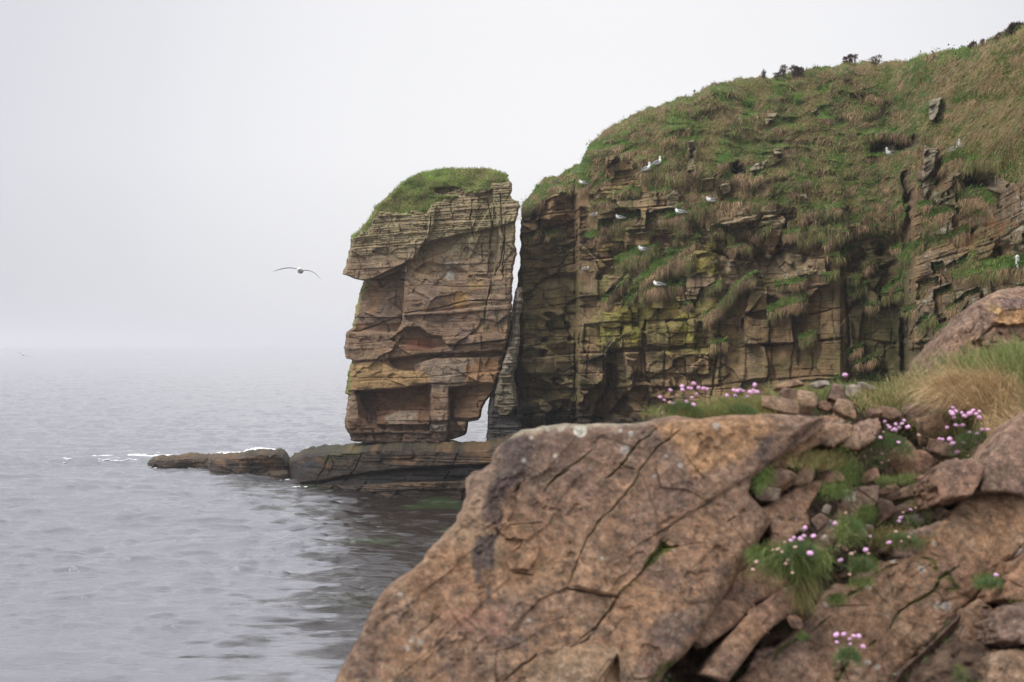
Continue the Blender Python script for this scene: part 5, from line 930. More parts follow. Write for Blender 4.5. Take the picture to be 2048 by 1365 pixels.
# ground
def build_ground():
    u_ = np.concatenate([np.arange(1180, 2260, 4.0), np.arange(2264, 5200, 16.0)]); nr_ = 240; tp = ip(u_, GT) + 6 * fbm(u_ / 30, u_ * 0, 902, 3); t = np.linspace(0, 1, nr_)[:, None]; V = tp + (1650 - tp) * t; U = np.broadcast_to(u_, V.shape)
    Yv = ground_Y(U, V) + .12; Yv = Yv + .05 * (fbm(U / 22, V / 18, 903, 4)); q = P(U, V, Yv); pre = []
    for k in (6, 5, 4, 3, 2, 1):
        a = q[0].copy(); a[:, 1] += k * .5; a[:, 0] *= 1 + k * .05; a[:, 2] -= .04 * k ** 2.2; pre.append(a)
    A = np.concatenate([np.array(pre), q], 0); C = np.zeros(A.shape, f4); C[:] = SOIL; n = np.concatenate([np.zeros((6, len(u_))), fbm(U / 40, V / 32, 904, 4)], 0)
    tint(C, ss(.0, .4, n) * .8, (.085, .105, .03)); tint(C, ss(-.1, -.5, n) * .7, (.22, .15, .10))
    o = mesh_np('ground', A.reshape(-1, 3), gridq(*A.shape[:2]), mat=M['near'], col=C.reshape(-1, 3), extra={'lichen': np.zeros(A[..., 0].size), 'wet': np.zeros(A[..., 0].size)}); props(o, kind='structure')
build_ground()
# loose stones: chipped, faceted bodies
def ico(n):
    import bmesh
    bm = bmesh.new(); bmesh.ops.create_icosphere(bm, subdivisions=n, radius=1); v = np.array([x.co[:] for x in bm.verts]); f = np.array([[a.index for a in x.verts] for x in bm.faces]); bm.free(); return v, f
IV, IF = ico(5)
def stone(label, u, v, w, h, ang=0, Yo=-.10, base=ROCKC, seed=0, pale=0, flat=.8, nm='stone', grp='loose stones lying on the foreground rocks'):
    r = np.random.default_rng(seed + 5000); n = 13; d = r.normal(0, 1, (n, 3)); d /= np.linalg.norm(d, axis=1, keepdims=True); d = np.concatenate([d, [[0, -1, .25], [0, .1, 1], [0, 0, -1], [1, 0, 0], [-1, 0, 0]]]); d /= np.linalg.norm(d, axis=1, keepdims=True)
    o_ = np.concatenate([r.uniform(.66, .95, n), [.75, .85, .85, .92, .92]]); c = IV @ d.T; rr_ = np.where(c > .05, o_ / np.maximum(c, .05), 9); m_ = -np.log(np.exp(-30 * rr_).sum(1)) / 30; p = IV * m_[:, None]
    p *= (1 + .05 * fbm3(IV[:, 0] * 2 + seed, IV[:, 1] * 2, IV[:, 2] * 2, seed, 4) + .015 * fbm3(IV[:, 0] * 9 + seed, IV[:, 1] * 9, IV[:, 2] * 9, seed, 3))[:, None]
    Yc = float(ground_Y(np.array([float(u)]), np.array([float(v)]))[0]) + Yo; s = Yc / F; p = p * np.array([w / 2, (w + h) / 4 * flat, h / 2]) * s * 1.32
    a = R(-ang); ca, sa = math.cos(a), math.sin(a); p = np.stack([p[:, 0] * ca - p[:, 2] * sa, p[:, 1], p[:, 0] * sa + p[:, 2] * ca], 1); org = P(float(u), float(v), Yc)
    q = p + org; C = near_col(q[:, 0], q[:, 2], q, seed, base); 
    if pale: C = C * .6 + np.array([.46, .43, .38]) * .4
    o = mesh_np(nm, q, None, IF, M['near'], C, origin=tuple(org), extra={'lichen': np.full(len(q), .15 + .5 * pale), 'wet': np.zeros(len(q))}); return props(o, label, 'stone', grp)
TAN = (.40, .27, .175); GRY = (.36, .29, .23); DK = (.27, .17, .125)
ST = [('flat capstone on top of the left end of the cairn-like pile', 1575, 771, 52, 15, -12, TAN, 0), ('stone wedged under the flat capstone', 1578, 791, 34, 28, 10, DK, 0), ('big triangular stone at the left foot of the pile', 1558, 812, 60, 30, 5, TAN, 0), ('squarish light stone in the middle of the pile', 1614, 806, 38, 42, 12, TAN, 0),
      ('pale flat stone lying in grass behind the square stone', 1638, 770, 36, 14, -4, GRY, 1), ('upright stone with an orange tip behind the right of the pile', 1674, 787, 34, 34, 0, DK, 0), ('small dark stone between the two square stones', 1650, 813, 24, 20, 0, DK, 0), ('squarish stone at the right foot of the pile', 1687, 817, 38, 32, 8, TAN, 0),
      ('grey stone on the right shoulder of the pile', 1707, 783, 26, 24, 0, GRY, 1), ('pale flake leaning at the right end of the pile', 1732, 774, 32, 12, 28, GRY, 1), ('half buried block in the grass right of the pile', 1745, 828, 30, 20, 4, DK, 0), ('low brown block behind the small pink flowers', 1781, 831, 36, 28, 4, DK, 0),
      ('large squarish purple brown stone behind the small pink flowers', 1826, 830, 46, 44, 12, DK, 0), ('big rounded light stone left of the large flower clump', 1873, 856, 64, 50, -14, TAN, 0), ('long light stone below the large flower clump', 1893, 905, 72, 34, 14, TAN, 0), ('blocky light stone with a worn hollow under the long one', 1848, 928, 44, 52, -10, TAN, 0),
      ('tilted brown stone beside the flowering cushion', 1807, 918, 52, 48, -38, DK, 0), ('small stone in the grass behind the rounded light stone', 1871, 821, 22, 22, 0, DK, 0), ('pale chip left of the large flower clump', 1897, 818, 16, 12, 20, TAN, 0), ('flat oval stone propped at the edge of the boulder', 1548, 962, 70, 46, -4, DK, 0),
      ('rough wedge under the flat oval stone', 1535, 988, 42, 26, 6, GRY, 0), ('small stone above the flat oval stone', 1568, 926, 30, 24, -20, TAN, 0), ('lens shaped stone in the middle of the scree', 1658, 958, 54, 24, -16, DK, 0), ('slanting stone under the low grass', 1606, 954, 50, 26, -38, TAN, 0),
      ('narrow stone right of the lens shaped one', 1743, 953, 36, 24, -24, DK, 0), ('long narrow stone slanting up to the right, the upper of two', 1812, 988, 70, 22, -20, GRY, 0), ('long narrow stone slanting up to the right, the lower of two', 1803, 1021, 68, 20, -24, DK, 0), ('lumpy stone at the left end of the two long stones', 1767, 1015, 38, 34, -30, DK, 0),
      ('thin wedge above the two long stones', 1774, 980, 36, 14, -22, TAN, 0), ('small brown stone at the mouth of the little hole', 1642, 1042, 28, 24, -30, DK, 0), ('pale grey cobble in the scree', 1695, 990, 24, 22, 0, GRY, 1), ('pale stone chip above the little hole', 1652, 1018, 14, 16, 20, GRY, 1),
      ('white pebble, the larger of a touching pair', 1739, 1056, 14, 12, 0, (.5, .45, .38), 1), ('white pebble, the smaller of a touching pair', 1726, 1061, 11, 10, 0, (.5, .45, .38), 1), ('grey stone with pale lichen by the dried flowers', 1826, 1040, 36, 18, -10, GRY, 1), ('pale pebble lying on the tilted slab', 1648, 1076, 12, 9, -10, GRY, 1),
      ('pale patchy stone beside the tuft of grass', 1656, 1048, 20, 12, -20, GRY, 1), ('broken stone below the flaky rock', 1668, 866, 24, 14, -30, (.42, .25, .14), 0), ('thin orange flake below the flaky rock', 1690, 856, 26, 10, -30, (.42, .25, .14), 0), ('stone shard on the right of the scree', 1880, 985, 24, 16, -30, DK, 0),
      ('flat stone half under the light stones', 1822, 962, 30, 14, 0, DK, 0), ('small dark stone between the light stones', 1815, 945, 22, 26, 0, DK, 0), ('chunk of brown rock at the foot of the steep slab', 1935, 972, 22, 15, -40, DK, 0), ('rock fragment in the black crevice', 1590, 1244, 20, 26, -20, DK, 0)]
for i, (lb_, u, v, w, h, an, cb, pl) in enumerate(ST): stone(lb_, u, v, w, h, an, -.12, cb, i * 7 + 3, pl)
rs_ = np.random.default_rng(77); ch = []
for i in range(170):      # gravel and chips between the stones, too many and small to count
    u = rs_.uniform(1520, 1960); v = rs_.uniform(900, 1130) if i < 130 else rs_.uniform(800, 900); s = rs_.uniform(5, 15); Yc = float(ground_Y(np.array([u]), np.array([v]))[0]) + .0; ch.append((u, v, s, Yc))
cv_, cf_ = ico(2); Vs_, Ts_, Cs_ = [], [], []
for i, (u, v, s, Yc) in enumerate(ch):
    p = cv_ * (1 + .25 * rs_.normal(0, 1, (len(cv_), 1)).clip(-1, 1)) * np.array([1, .8, .55]) * s * .5 * Yc / F; a = rs_.uniform(-1, .3); p = np.stack([p[:, 0] * math.cos(a) - p[:, 2] * math.sin(a), p[:, 1], p[:, 0] * math.sin(a) + p[:, 2] * math.cos(a)], 1) + P(u, v, Yc - .02)
    Vs_.append(p); Ts_.append(cf_ + i * len(cv_)); Cs_.append(np.repeat([np.array([TAN, DK, GRY][i % 3]) * rs_.uniform(.7, 1.2)], len(cv_), 0))
k = sum(len(x) for x in Vs_); props(mesh_np('gravel', np.concatenate(Vs_), None, np.concatenate(Ts_), M['near'], np.concatenate(Cs_), smooth=False, extra={'lichen': np.zeros(k), 'wet': np.zeros(k)}), 'gravel and stone chips scattered among the foreground stones', 'gravel', kind='stuff')
# ================================================================== foreground grass
def gY(u, v): return ground_Y(u, v) + 0.0
def near_patch(r, u0, v0, su, sv, n, ln, dirm, dirs, cols, wid=.0022, Yo=-.05, droop=(.4, 1.4)):
    u = u0 + su * np.clip(r.normal(0, .5, n), -1.2, 1.2); v = v0 + sv * np.clip(r.normal(0, .5, n), -1.2, 1.2); q = P(u, v, gY(u, v) + Yo)
    d = np.array(dirm) + r.normal(0, 1, (n, 3)) * np.array(dirs); c = np.array(cols, float)[r.integers(0, len(cols), n)] * r.uniform(.6, 1.35, (n, 1))
    return blades(q, d, ln * r.uniform(.5, 1.25, n), wid * r.uniform(.6, 1.4, n), r.uniform(*droop, n), c)
G1, G2, G3, ST1, ST2, RD = (.22, .275, .09), (.30, .34, .13), (.13, .19, .055), (.55, .40, .22), (.42, .31, .16), (.30, .15, .08)
rg = np.random.default_rng(44); OUT = []
patches = [ # u, v, su, sv, n, length, dir, spread, colours
    (1995, 768, 135, 50, 8000, .12, (-.35, -.1, 1), (.35, .35, .2), [G1, G2, ST2, G1, ST2]), (2080, 740, 120, 40, 4000, .16, (-.4, -.1, 1), (.3, .3, .2), [G1, G2, G2]), (1850, 785, 80, 24, 3000, .085, (-.5, -.1, 1), (.4, .35, .2), [G1, G2, ST2, ST1]),
    (1790, 805, 70, 22, 2800, .075, (-.5, -.2, 1), (.5, .4, .3), [G1, ST2, ST1, G2]), (1890, 840, 70, 30, 1500, .08, (-.3, -.3, 1), (.5, .4, .3), [G1, G3, ST2]), (2020, 850, 60, 40, 3000, .12, (-.3, -.2, 1), (.5, .4, .3), [G3, G3, ST2, G1]),
    (1945, 790, 62, 26, 4500, .22, (-1.1, -.5, .8), (.25, .25, .25), [ST1, ST1, (.68, .52, .33), ST2]), (2005, 800, 40, 24, 3000, .22, (-.9, -.3, .8), (.3, .25, .3), [ST1, ST2, ST1]), (2000, 830, 40, 30, 1200, .16, (.3, -.3, -.2), (.3, .3, .4), [ST1, ST2]),
    (1420, 828, 110, 12, 4200, .055, (-.2, -.1, 1), (.6, .4, .3), [G1, G2, ST2, G1]), (1500, 812, 80, 12, 2400, .06, (-.2, -.1, 1), (.6, .4, .3), [G2, ST2, G1]), (1600, 790, 60, 16, 1800, .06, (-.2, -.1, 1), (.5, .4, .3), [G2, G1, ST2]), (1690, 790, 60, 14, 1800, .07, (-.2, -.1, 1), (.5, .4, .3), [G1, G2]),
    (1740, 800, 30, 24, 1200, .08, (-.2, -.2, 1), (.5, .4, .3), [G1, G3, ST2]), (1480, 825, 26, 8, 1200, .04, (0, -.2, 1), (.6, .4, .3), [G3, G1]),
    (1520, 948, 26, 34, 1800, .045, (-.5, -.5, .7), (.6, .4, .5), [G3, G1, G3]), (1592, 1125, 60, 30, 3600, .085, (-.3, -.6, .7), (.8, .4, .5), [G1, G3, G2, G1]), (1605, 1165, 24, 24, 700, .07, (.2, -.5, -.8), (.5, .3, .5), [ST2, G1, RD, G3]), (1515, 1110, 22, 14, 600, .05, (-.6, -.4, .6), (.5, .4, .4), [G3, G1]),
    (1640, 925, 60, 16, 2200, .05, (-.2, -.2, 1), (.6, .4, .3), [G1, G2, ST2, RD]), (1660, 895, 30, 20, 900, .05, (-.2, -.2, 1), (.6, .4, .3), [G3, G1]), (1700, 945, 26, 30, 900, .045, (-.2, -.2, 1), (.6, .4, .3), [G1, G3]), (1675, 985, 30, 16, 700, .04, (-.2, -.3, 1), (.6, .4, .3), [G3, G1]),
    (1700, 1065, 26, 26, 1500, .055, (-.1, -.4, .9), (.6, .4, .4), [G1, G3, G2]), (1733, 1030, 20, 16, 700, .045, (-.1, -.4, .9), (.6, .4, .4), [G1, G3]), (1800, 1078, 60, 22, 1900, .05, (-.1, -.4, .9), (.7, .4, .4), [RD, G1, ST2, G3]), (1770, 965, 16, 8, 500, .04, (0, -.3, 1), (.6, .4, .3), [G1, G2]),
    (1815, 962, 24, 10, 700, .04, (0, -.3, 1), (.6, .4, .3), [G1, G2]), (1727, 1135, 24, 14, 800, .05, (0, -.4, .9), (.6, .4, .4), [G3, G1]), (1722, 1168, 24, 8, 500, .04, (0, -.4, .9), (.7, .4, .4), [G1, G2]), (1673, 1200, 18, 10, 600, .03, (0, -.5, .8), (.6, .4, .4), [G3, G1]),
    (1976, 1165, 28, 14, 1000, .04, (0, -.4, .9), (.6, .4, .4), [G3, G1]), (2045, 1190, 22, 18, 800, .05, (0, -.4, .9), (.6, .4, .4), [G3, G1]), (1950, 935, 24, 20, 900, .06, (-.1, -.4, .9), (.6, .4, .4), [G3, G1]), (1850, 1010, 30, 10, 600, .04, (0, -.3, .9), (.6, .4, .4), [G1, ST2]),
    (1605, 1275, 10, 8, 200, .03, (0, -.4, .8), (.6, .4, .4), [G3]), (1860, 850, 20, 20, 500, .05, (0, -.4, .8), (.6, .4, .4), [G3, G1]), (1740, 880, 20, 10, 500, .04, (0, -.4, .8), (.6, .4, .4), [G3, G1])]
for (u, v, su, sv, n, ln, dm, ds, cl) in patches:
    yo = .10 if (u in (1600, 1690, 1740)) else -.45 if (ST1 in cl[:2] and v < 850) else (-.10 if v < 900 else -.22)
    OUT.append(near_patch(rg, u, v, su, sv, n, ln, dm, ds, cl, Yo=yo, wid=.0030 if v < 860 and u > 1740 else .0020))
v_, q_, t_, c_ = join(OUT)
props(mesh_np('grass', v_, q_, t_, M['leaf'], c_, smooth=False), 'green grass and bleached straw growing among the foreground rocks', 'grass', kind='stuff')
# ---- thrift: cushion of needle leaves, stems and round pink heads
HV, HF = ico(3); rh = np.random.default_rng(3); lump = 1 + .34 * fbm3(HV[:, 0] * 5, HV[:, 1] * 5, HV[:, 2] * 5, 5, 2) + .05 * rh.normal(0, 1, len(HV)); HV2 = HV * lump[:, None] * np.array([1, 1, .78])
def head_mesh(nm, m):
    o = mesh_np(nm, HV2, None, IF_ if False else HF, m, smooth=True); me = o.data; bpy.data.objects.remove(o); return me
HM = {0: head_mesh('flower_head', M['pink']), 1: head_mesh('flower_head', M['dry'])}
def tube(a, b, r0, bend):
    n = 7; t = np.linspace(0, 1, n)[:, None]; c = a * (1 - t) + b * t + bend * np.sin(np.pi * t); th = np.arange(5) / 5 * 2 * np.pi
    ring = np.stack([np.cos(th), np.sin(th), 0 * th], 1) * r0; V = (c[:, None] + ring[None]).reshape(-1, 3); return V, gridq(n, 5, True)
def thrift(label, cu, cv, ru, rv, heads, Yo, n=700, seed=0, headr=.0095, base=None, leafl=.032):
    r = np.random.default_rng(900 + seed); Yc = float(ground_Y(np.array([float(cu)]), np.array([float(cv)]))[0]) + Yo; s = Yc / F; org = P(float(cu), float(cv) + rv * .6, Yc)
    t = empty('thrift_plant', tuple(org), label, 'flower', 'pink thrift plants among the foreground rocks')
    a = r.uniform(0, 2 * np.pi, n); q = np.sqrt(r.uniform(0, 1, n)); el = np.sqrt(1 - q ** 2); p = np.stack([np.cos(a) * q * ru * s, np.sin(a) * q * ru * s * .7, el * rv * s * 1.5 - .01], 1); d = np.stack([np.cos(a) * q, np.sin(a) * q, el + .35], 1) + r.normal(0, .25, (n, 3))
    c = np.array([[.13, .23, .085], [.17, .28, .11], [.10, .18, .065], [.30, .26, .14]])[r.integers(0, 4, n)] * r.uniform(.6, 1.3, (n, 1))
    V, Q, T, C = blades(p, d, leafl * r.uniform(.6, 1.3, n), .0016 * r.uniform(.7, 1.3, n), r.uniform(.2, .8, n), c)
    k = IV[::1]; mound = IV * np.array([ru * s * .9, ru * s * .6, rv * s * 1.35]); 
    mesh_np('leaf_cushion', V, Q, T, M['leaf'], C, smooth=False, parent=t)
    mm = np.concatenate([cv2 := mound[:0]]) if False else None
    for (hu, hv, dr) in heads:
        hp = P(float(hu), float(hv), Yc + r.uniform(-.04, .04) - .02) - org; b0 = np.array([np.clip(hp[0] * .35, -ru * s * .6, ru * s * .6), r.uniform(-.01, .01), rv * s * .8])
        V, Q = tube(b0, hp, .0009, np.array([r.normal(0, .006), 0, .004])); mesh_np('stem', V, Q, mat=M['stem'], parent=t)
        o = bpy.data.objects.new('flower_head', HM[dr]); link(o, t); o.location = hp; hr = headr * r.uniform(.65, 1.1) * (.72 if dr else 1); o.scale = (hr * r.uniform(.8, 1.2), hr, hr * r.uniform(.7, 1.1)); o.rotation_euler = tuple(r.uniform(-.5, .5, 3))
    return t
def hd(fn, pts, dr=0): return [(x, y, dr) for x, y in fn(*pts)]
thrift('thrift clump on the skyline of the big boulder, left of the pile of stones', 1362, 826, 42, 20, hd(z3, [(250, 412), (345, 380), (348, 408), (398, 395), (440, 360), (420, 398), (480, 393), (520, 400), (545, 405), (466, 445), (425, 475), (385, 510), (440, 530), (200, 495), (165, 470), (275, 525), (190, 600)]) + hd(z3, [(265, 468), (300, 455), (245, 515)], 1), -.12, 1500, 1)
thrift('smaller thrift clump on the skyline just left of the triangular stone', 1478, 826, 34, 12, hd(z3, [(712, 458), (780, 460), (770, 415), (800, 420), (825, 408), (845, 420), (880, 465), (905, 430), (940, 370), (930, 412), (958, 430)]), -.12, 800, 2)
thrift('thrift cushion with mixed pink and withered heads left of the tilted stone', 1778, 904, 46, 36, hd(z4, [(590, 835), (618, 870), (632, 888), (690, 860), (665, 915), (682, 910), (720, 892), (745, 855), (765, 825), (798, 885), (548, 980), (605, 1025), (715, 1025)]) + hd(z4, [(575, 930), (500, 945), (435, 990), (385, 1005), (350, 1060), (320, 1120), (400, 1150), (460, 1090), (560, 1130), (620, 1190), (560, 1210), (240, 1200), (900, 960)], 1), -.22, 2200, 3)
thrift('largest thrift clump, full of bright pink heads, below the bleached straw', 1950, 902, 52, 40, hd(z4, [(1210, 710), (1192, 750), (1235, 742), (1220, 800), (1205, 765), (1290, 755), (1315, 785), (1362, 762), (1390, 735), (1450, 742), (1420, 765), (1450, 798), (1155, 890), (1240, 870), (1295, 870), (1362, 940), (1425, 950), (1475, 910), (1525, 910), (1085, 992), (1115, 998), (1180, 995), (1210, 1035), (1310, 1025), (1425, 1022), (1250, 1115)]) + hd(z4, [(1345, 1145), (1450, 1185)], 1), -.25, 2800, 4, .0105)
thrift('tiny thrift sprig with two pale heads below the long light stone', 1925, 950, 12, 8, hd(z4, [(1220, 1265), (1300, 1255)]), -.25, 250, 5)
thrift('thrift in the grass tuft hanging over the black crevice', 1598, 1105, 34, 22, hd(z5, [(775, 710), (765, 785), (672, 800), (645, 825), (735, 815), (850, 785), (820, 940)]) + hd(z5, [(590, 840), (685, 885), (480, 910), (525, 905), (565, 930), (620, 1000), (600, 1035), (660, 1120), (330, 1020), (300, 1090)], 1), -.30, 1400, 6)
thrift('thrift tuft with three small heads beside the white pebbles', 1700, 1062, 24, 22, hd(z5, [(1050, 675)]) + hd(z5, [(1060, 740), (1230, 775), (1145, 575)], 1), -.24, 900, 7)
thrift('thrift stalks over the dark shaded rock', 1722, 1132, 22, 14, hd(z5, [(1095, 1005), (1325, 910)]) + hd(z5, [(1225, 930), (1195, 945), (1180, 1135), (1350, 945)], 1), -.26, 500, 8)
thrift('thrift in the reddish mat beside the mossy crack', 1800, 1085, 40, 18, hd(z5, [(1365, 790), (1535, 845)]) + hd(z5, [(1650, 835), (1720, 795), (1600, 745)], 1), -.24, 1000, 9)
thrift('single small thrift cushion in the moss slot on the lower slab', 1696, 1318, 22, 20, hd(z6, [(645, 710), (702, 705), (745, 742), (750, 780), (650, 765), (778, 718), (815, 720), (845, 797)]) + hd(z6, [(665, 910)], 1), -.30, 900, 10, .008)
thrift('thrift with one pale head in the crack by the right edge', 1978, 1168, 24, 10, hd(z6, [(1840, 265)]), -.26, 500, 11, .008)
thrift('faded thrift on the ledge right of the scree', 1812, 1042, 18, 8, hd(z5, [(1640, 620), (1660, 610), (1735, 545), (1630, 650)]) + hd(z5, [(1665, 570), (1780, 530)], 1), -.22, 300, 12, .007)
thrift('lone thrift stalk standing up behind the pile of stones', 1692, 778, 8, 5, hd(z3, [(1680, 288)]), -.05, 120, 13)
# ================================================================== heather bushes along the skyline
def bush(label, u, v, w, h, seed, n=900):
    r = np.random.default_rng(seed); Yc = cliff_Y(u, float(cliff_top(np.array([float(u)]))[0]) + 6); base = P(float(u), float(cliff_top(np.array([float(u)]))[0]) + 5, Yc - .1); s = Yc / F
    t = empty('heather_bush', tuple(base), label, 'bush', 'dark heather bushes along the skyline'); top_ = (base[2] - P(float(u), float(v), Yc)[2]) * -1
    W, H = w * s, h * s; nc_ = max(3, int(w / 7)); cs = np.stack([r.uniform(-.5, .5, nc_) * W * .8, r.uniform(-.4, .4, nc_), top_ + r.uniform(-.35, .35, nc_) * H * .6], 1)
    V, Q = [], []; o = 0
    for c in cs:
        a, b = tube(np.array([c[0] * .5, c[1] * .5, -.1]), c, .022, r.normal(0, .05, 3)); V.append(a); Q.append(b + o); o += len(a)
    mesh_np('stems', np.concatenate(V), np.concatenate(Q), mat=M['twig'], parent=t)
    i = r.integers(0, nc_, n); d = r.normal(0, 1, (n, 3)); d /= np.linalg.norm(d, axis=1, keepdims=True); rad = min(H * .5, .28) * (.6 + .5 * r.random((nc_, 1)))[i]
    p = cs[i] + d * rad * r.uniform(.4, 1, (n, 1)); c = np.array([.095, .058, .055]) * r.uniform(.5, 1.7, (n, 1)); c[r.random(n) < .15] = (.10, .11, .04)
    a, b, c1_, d1 = blades(p, d + [0, 0, .4], r.uniform(.06, .14, n), r.uniform(.02, .04, n), r.uniform(0, .5, n), c); mesh_np('foliage', a, b, c1_, M['leaf'], d1, smooth=False, parent=t)
for lb_, u, v, w, h, n in (('small lone heather bush on a thin stalk, leftmost on the skyline', 1529, 148, 9, 12, 220), ('wide dark heather bush on the middle of the skyline', 1582, 143, 60, 16, 2600), ('low heather scrap at the left foot of the wide dark bush', 1555, 152, 14, 8, 300), ('round heather bush with a gap under it, left of the sparse one', 1698, 118, 20, 14, 800),
                      ('tiny round heather bush close to the round one', 1711, 117, 7, 9, 160), ('sparse see-through heather bush of small tufts', 1745, 120, 26, 13, 420), ('round dark heather bush on the rising ridge', 1945, 90, 16, 12, 600), ('small broken heather bush right of the round one on the ridge', 1960, 90, 10, 9, 200), ('low heather bush with twigs, third on the rising ridge', 1975, 87, 16, 9, 320),
                      ('small heather bush leaning on the steep part of the ridge', 1996, 76, 15, 14, 420), ('largest dark heather bush at the top right corner', 2024, 62, 30, 20, 1600)):
    bush(lb_, u, v, w, h, int(u), n)
# ================================================================== fulmars
def sweep(ctr, rx, rz, n=20):
    """closed body through ellipses; ctr (k,3) runs along the bird"""
    ctr = np.array(ctr, float); k = len(ctr); T = np.gradient(ctr, axis=0); T /= np.linalg.norm(T, axis=1, keepdims=True); S_ = np.array([0., 1, 0]); U_ = np.cross(T, S_); U_ /= np.linalg.norm(U_, axis=1, keepdims=True)
    th = np.linspace(0, 2 * np.pi, n, endpoint=False); V = ctr[:, None] + np.cos(th)[None, :, None] * np.array(rx)[:, None, None] * S_ + np.sin(th)[None, :, None] * np.array(rz)[:, None, None] * U_[:, None]
    V = V.reshape(-1, 3); j = np.arange(n); j2 = (j + 1) % n; V = np.concatenate([V, [ctr[0]], [ctr[-1]]]); Tt = np.concatenate([np.stack([np.full(n, k * n), j, j2], 1), np.stack([np.full(n, k * n + 1), (k - 1) * n + j2, (k - 1) * n + j], 1)])
    return V, gridq(k, n, True), Tt
def fine(p, m=4):
    p = np.array(p, float); n = len(p); x = np.arange(n); xi = np.linspace(0, n - 1, (n - 1) * m + 1)
    out = []
    for c in range(p.shape[1]):
        y = p[:, c]; d = np.gradient(y); i = np.clip(xi.astype(int), 0, n - 2); t = xi - i
        out.append((2 * t ** 3 - 3 * t ** 2 + 1) * y[i] + (t ** 3 - 2 * t ** 2 + t) * d[i] + (-2 * t ** 3 + 3 * t ** 2) * y[i + 1] + (t ** 3 - t ** 2) * d[i + 1])
    return np.stack(out, 1)
def part(nm, arr, m, par):
    a = fine(arr); V, Q, T = sweep(a[:, :3], abs(a[:, 3]) + .0008, abs(a[:, 4]) + .0008); return mesh_np(nm, V, Q, T, m, parent=par)
def fulmar_parts(t, pose):
    # faces +X; x, y, z, half width, half height
    if pose == 'up' or pose == 'head':
        part('body', [(-.20, 0, .075, .012, .006), (-.15, 0, .075, .035, .022), (-.07, 0, .075, .068, .058), (.02, 0, .075, .078, .070), (.09, 0, .085, .070, .068), (.135, 0, .125, .046, .048), (.150, 0, .17, .034, .036), (.157, 0, .20, .036, .038), (.168, 0, .222, .036, .034), (.185, 0, .235, .018, .018)], M['white'], t)
        hx, hz = .162, .208
    else:
        part('body', [(-.20, 0, .07, .012, .006), (-.15, 0, .07, .035, .022), (-.07, 0, .075, .068, .056), (.02, 0, .075, .080, .070), (.09, 0, .08, .074, .068), (.135, 0, .105, .050, .052), (.150, 0, .135, .038, .040), (.160, 0, .155, .034, .034), (.175, 0, .165, .016, .016)], M['white'], t)
        hx, hz = .155, .142
    for s in (-1, 1):
        part('wing', [(-.23, s * .012, .088, .008, .004), (-.16, s * .040, .095, .020, .014), (-.06, s * .058, .105, .026, .034), (.03, s * .064, .105, .024, .044), (.075, s * .056, .10, .012, .026)], M['grey'], t)
        part('eye', [(hx + .012, s * .030, hz + .008, .004, .003), (hx + .016, s * .0315, hz + .008, .006, .005), (hx + .020, s * .030, hz + .008, .004, .003)], M['eye'], t)
    part('bill', [(hx + .024, 0, hz - .002, .012, .012), (hx + .045, 0, hz - .007, .009, .009), (hx + .062, 0, hz - .012, .006, .007), (hx + .070, 0, hz - .020, .002, .003)], M['bill'], t)
    part('tail', [(-.16, 0, .068, .030, .010), (-.21, 0, .064, .034, .006), (-.25, 0, .060, .026, .003)], M['white'], t)
for k, (bu, bv, sc__, fc, pose, lb_) in enumerate(BIRDS):
    Yc = cliff_Y(bu, bv + 2); base = P(float(bu), float(bv), Yc); px = Yc / F; s = sc__ * (27 * px / .43) if pose != 'head' else .95
    base[1] -= (.16 if k in (1, 2) else .08) if pose != 'head' else .10
    if pose == 'head': base[0] += .22; base[2] -= .26; s = 1.7
    t = empty('fulmar', tuple(base + np.array([0, 0, -.01])), lb_, 'seabird', 'fulmars resting on the cliff', rz=(math.pi if fc < 0 else 0) + (.35, -.3, .6, -.45, .2)[k % 5] * (1 if pose != 'head' else 0)); t.scale = (s, s, s); t.rotation_euler[1] = -.35 if k in (1, 3, 4) else -.08
    fulmar_parts(t, pose)
Yc = stack_Yat(875, 389); t = empty('fulmar', tuple(P(876., 390.5, Yc - .02)), 'white fulmar sitting in the earthy scrape near the top of the sea stack', 'seabird', 'fulmars resting on the cliff', rz=math.pi + .3); t.scale = (.55, .55, .55); fulmar_parts(t, 'low')
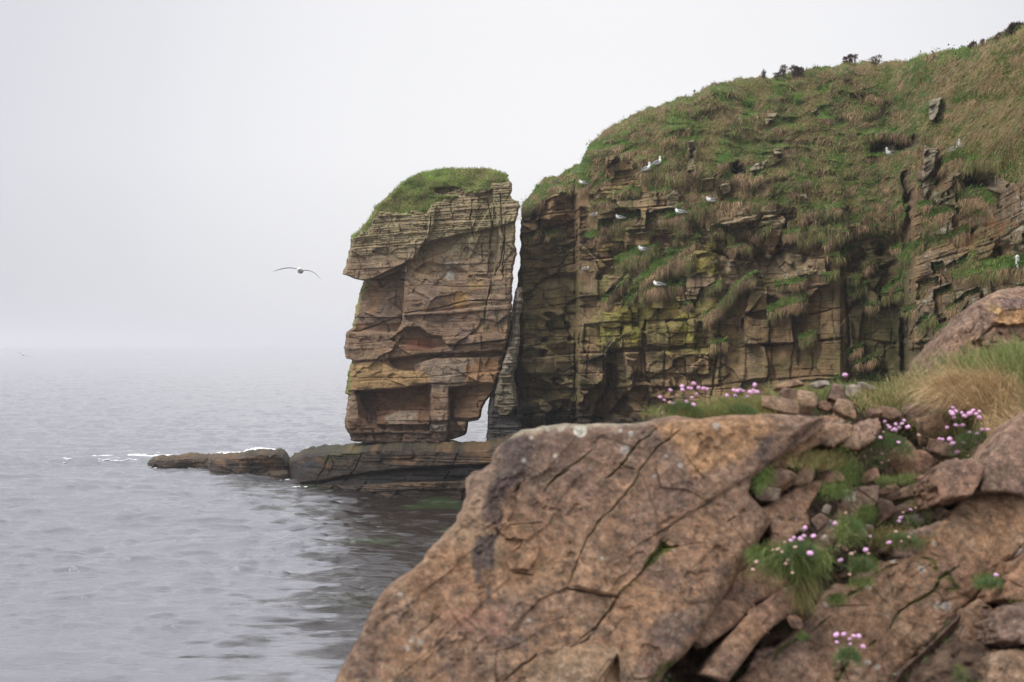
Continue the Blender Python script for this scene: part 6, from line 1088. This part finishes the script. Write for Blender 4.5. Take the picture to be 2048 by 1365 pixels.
def flying(label, u, v, Yc, pts_l, pts_r, body_r, nm='fulmar'):
    o = P(float(u), float(v), Yc); t = empty(nm, tuple(o), label, 'seabird', 'fulmars in flight'); s = Yc / F
    part('body', [(-.04, .20, .0, .01, .01), (-.01, .12, .0, .040, .030), (0, .03, .0, .060, .055), (0, -.05, .005, .058, .058), (0, -.11, .02, .046, .046), (0, -.16, .03, .036, .036), (0, -.19, .03, .018, .018)], M['white'], t) if False else None
    ctr = np.array([(-.03, .24, -.01), (-.015, .16, -.005), (0, .06, 0), (0, -.03, 0), (0, -.10, .012), (0, -.15, .022), (0, -.185, .024), (0, -.20, .022)]); rad = np.array([.008, .035, .062, .068, .060, .046, .034, .012]) * body_r
    th = np.linspace(0, 2 * np.pi, 20, endpoint=False); V = (ctr[:, None] + np.stack([np.cos(th), 0 * th, np.sin(th)], 1)[None] * rad[:, None, None]).reshape(-1, 3); n = 20; j = np.arange(n); j2 = (j + 1) % n; k = len(ctr)
    mesh_np('body', np.concatenate([V, [ctr[0]], [ctr[-1]]]), gridq(k, n, True), np.concatenate([np.stack([np.full(n, k * n), j2, j], 1), np.stack([np.full(n, k * n + 1), (k - 1) * n + j, (k - 1) * n + j2], 1)]), M['white'], parent=t)
    for pts in (pts_l, pts_r):
        p = fine(np.array([((a - u) * s, 0, -(b - v) * s, c) for a, b, c in pts])); ch_ = p[:, 3]; K = len(p); top_ = []
        for f_, zz in ((-.35, 0), (-.25, .10), (.1, .13), (.65, .0), (.1, -.03), (-.25, -.06)):
            top_.append(np.stack([p[:, 0], p[:, 1] + ch_ * f_ + .02, p[:, 2] + zz * ch_ * .8 - f_ * ch_ * .05], 1))
        A = np.stack(top_, 1); mesh_np('wing', A.reshape(-1, 3), gridq(K, 6, True), mat=M['grey'], parent=t)
    part('bill', [(0, -.01, .0, .012, .012)] * 2, M['bill'], t) if False else None
    b_ = ico(2); mesh_np('bill', b_[0] * [.012, .035, .012] + [.0, -.21, .014], None, b_[1], M['bill'], parent=t)
    for sx in (-1, 1): mesh_np('eye', b_[0] * .007 + [sx * .026, -.165, .034], None, b_[1], M['eye'], parent=t)
flying('fulmar gliding towards the camera on arched wings, left of the stack', 601, 542, 32.0, [(598, 540, .12), (590, 537.6, .13), (578, 536.2, .13), (566, 537.6, .11), (555, 540.5, .08), (546, 543.5, .03)], [(606, 541, .12), (616, 541.6, .13), (626, 545, .13), (634, 551, .10), (642, 559.5, .03)], 1.0)
flying('distant fulmar banking low over the sea at the far left', 46.5, 709.8, 108.0, [(46, 709.3, .14), (43, 708, .15), (39, 706.4, .12), (35, 704.8, .04)], [(47, 710.3, .14), (52, 712.2, .15), (56, 714, .12), (61, 716, .04)], 1.15)
# ================================================================== air
def haze():
    v = np.array([[x, y, z] for x in (-6000, 6000) for y in (-60, 9600) for z in (-3.5, 42.0)], float)
    q = np.array([[0, 1, 3, 2], [4, 6, 7, 5], [0, 4, 5, 1], [2, 3, 7, 6], [0, 2, 6, 4], [1, 5, 7, 3]])
    m = bpy.data.materials.new('sea_mist'); m.use_nodes = True; t = m.node_tree; t.nodes.clear()
    o = t.nodes.new('ShaderNodeOutputMaterial'); pv = t.nodes.new('ShaderNodeVolumePrincipled'); pv.inputs['Density'].default_value = HAZE_DENSITY
    pv.inputs['Color'].default_value = (.90, .905, .93, 1); pv.inputs['Anisotropy'].default_value = .3; t.links.new(pv.outputs[0], o.inputs['Volume'])
    ob = mesh_np('haze', v, q, mat=m, smooth=False); props(ob, kind='stuff')
haze()
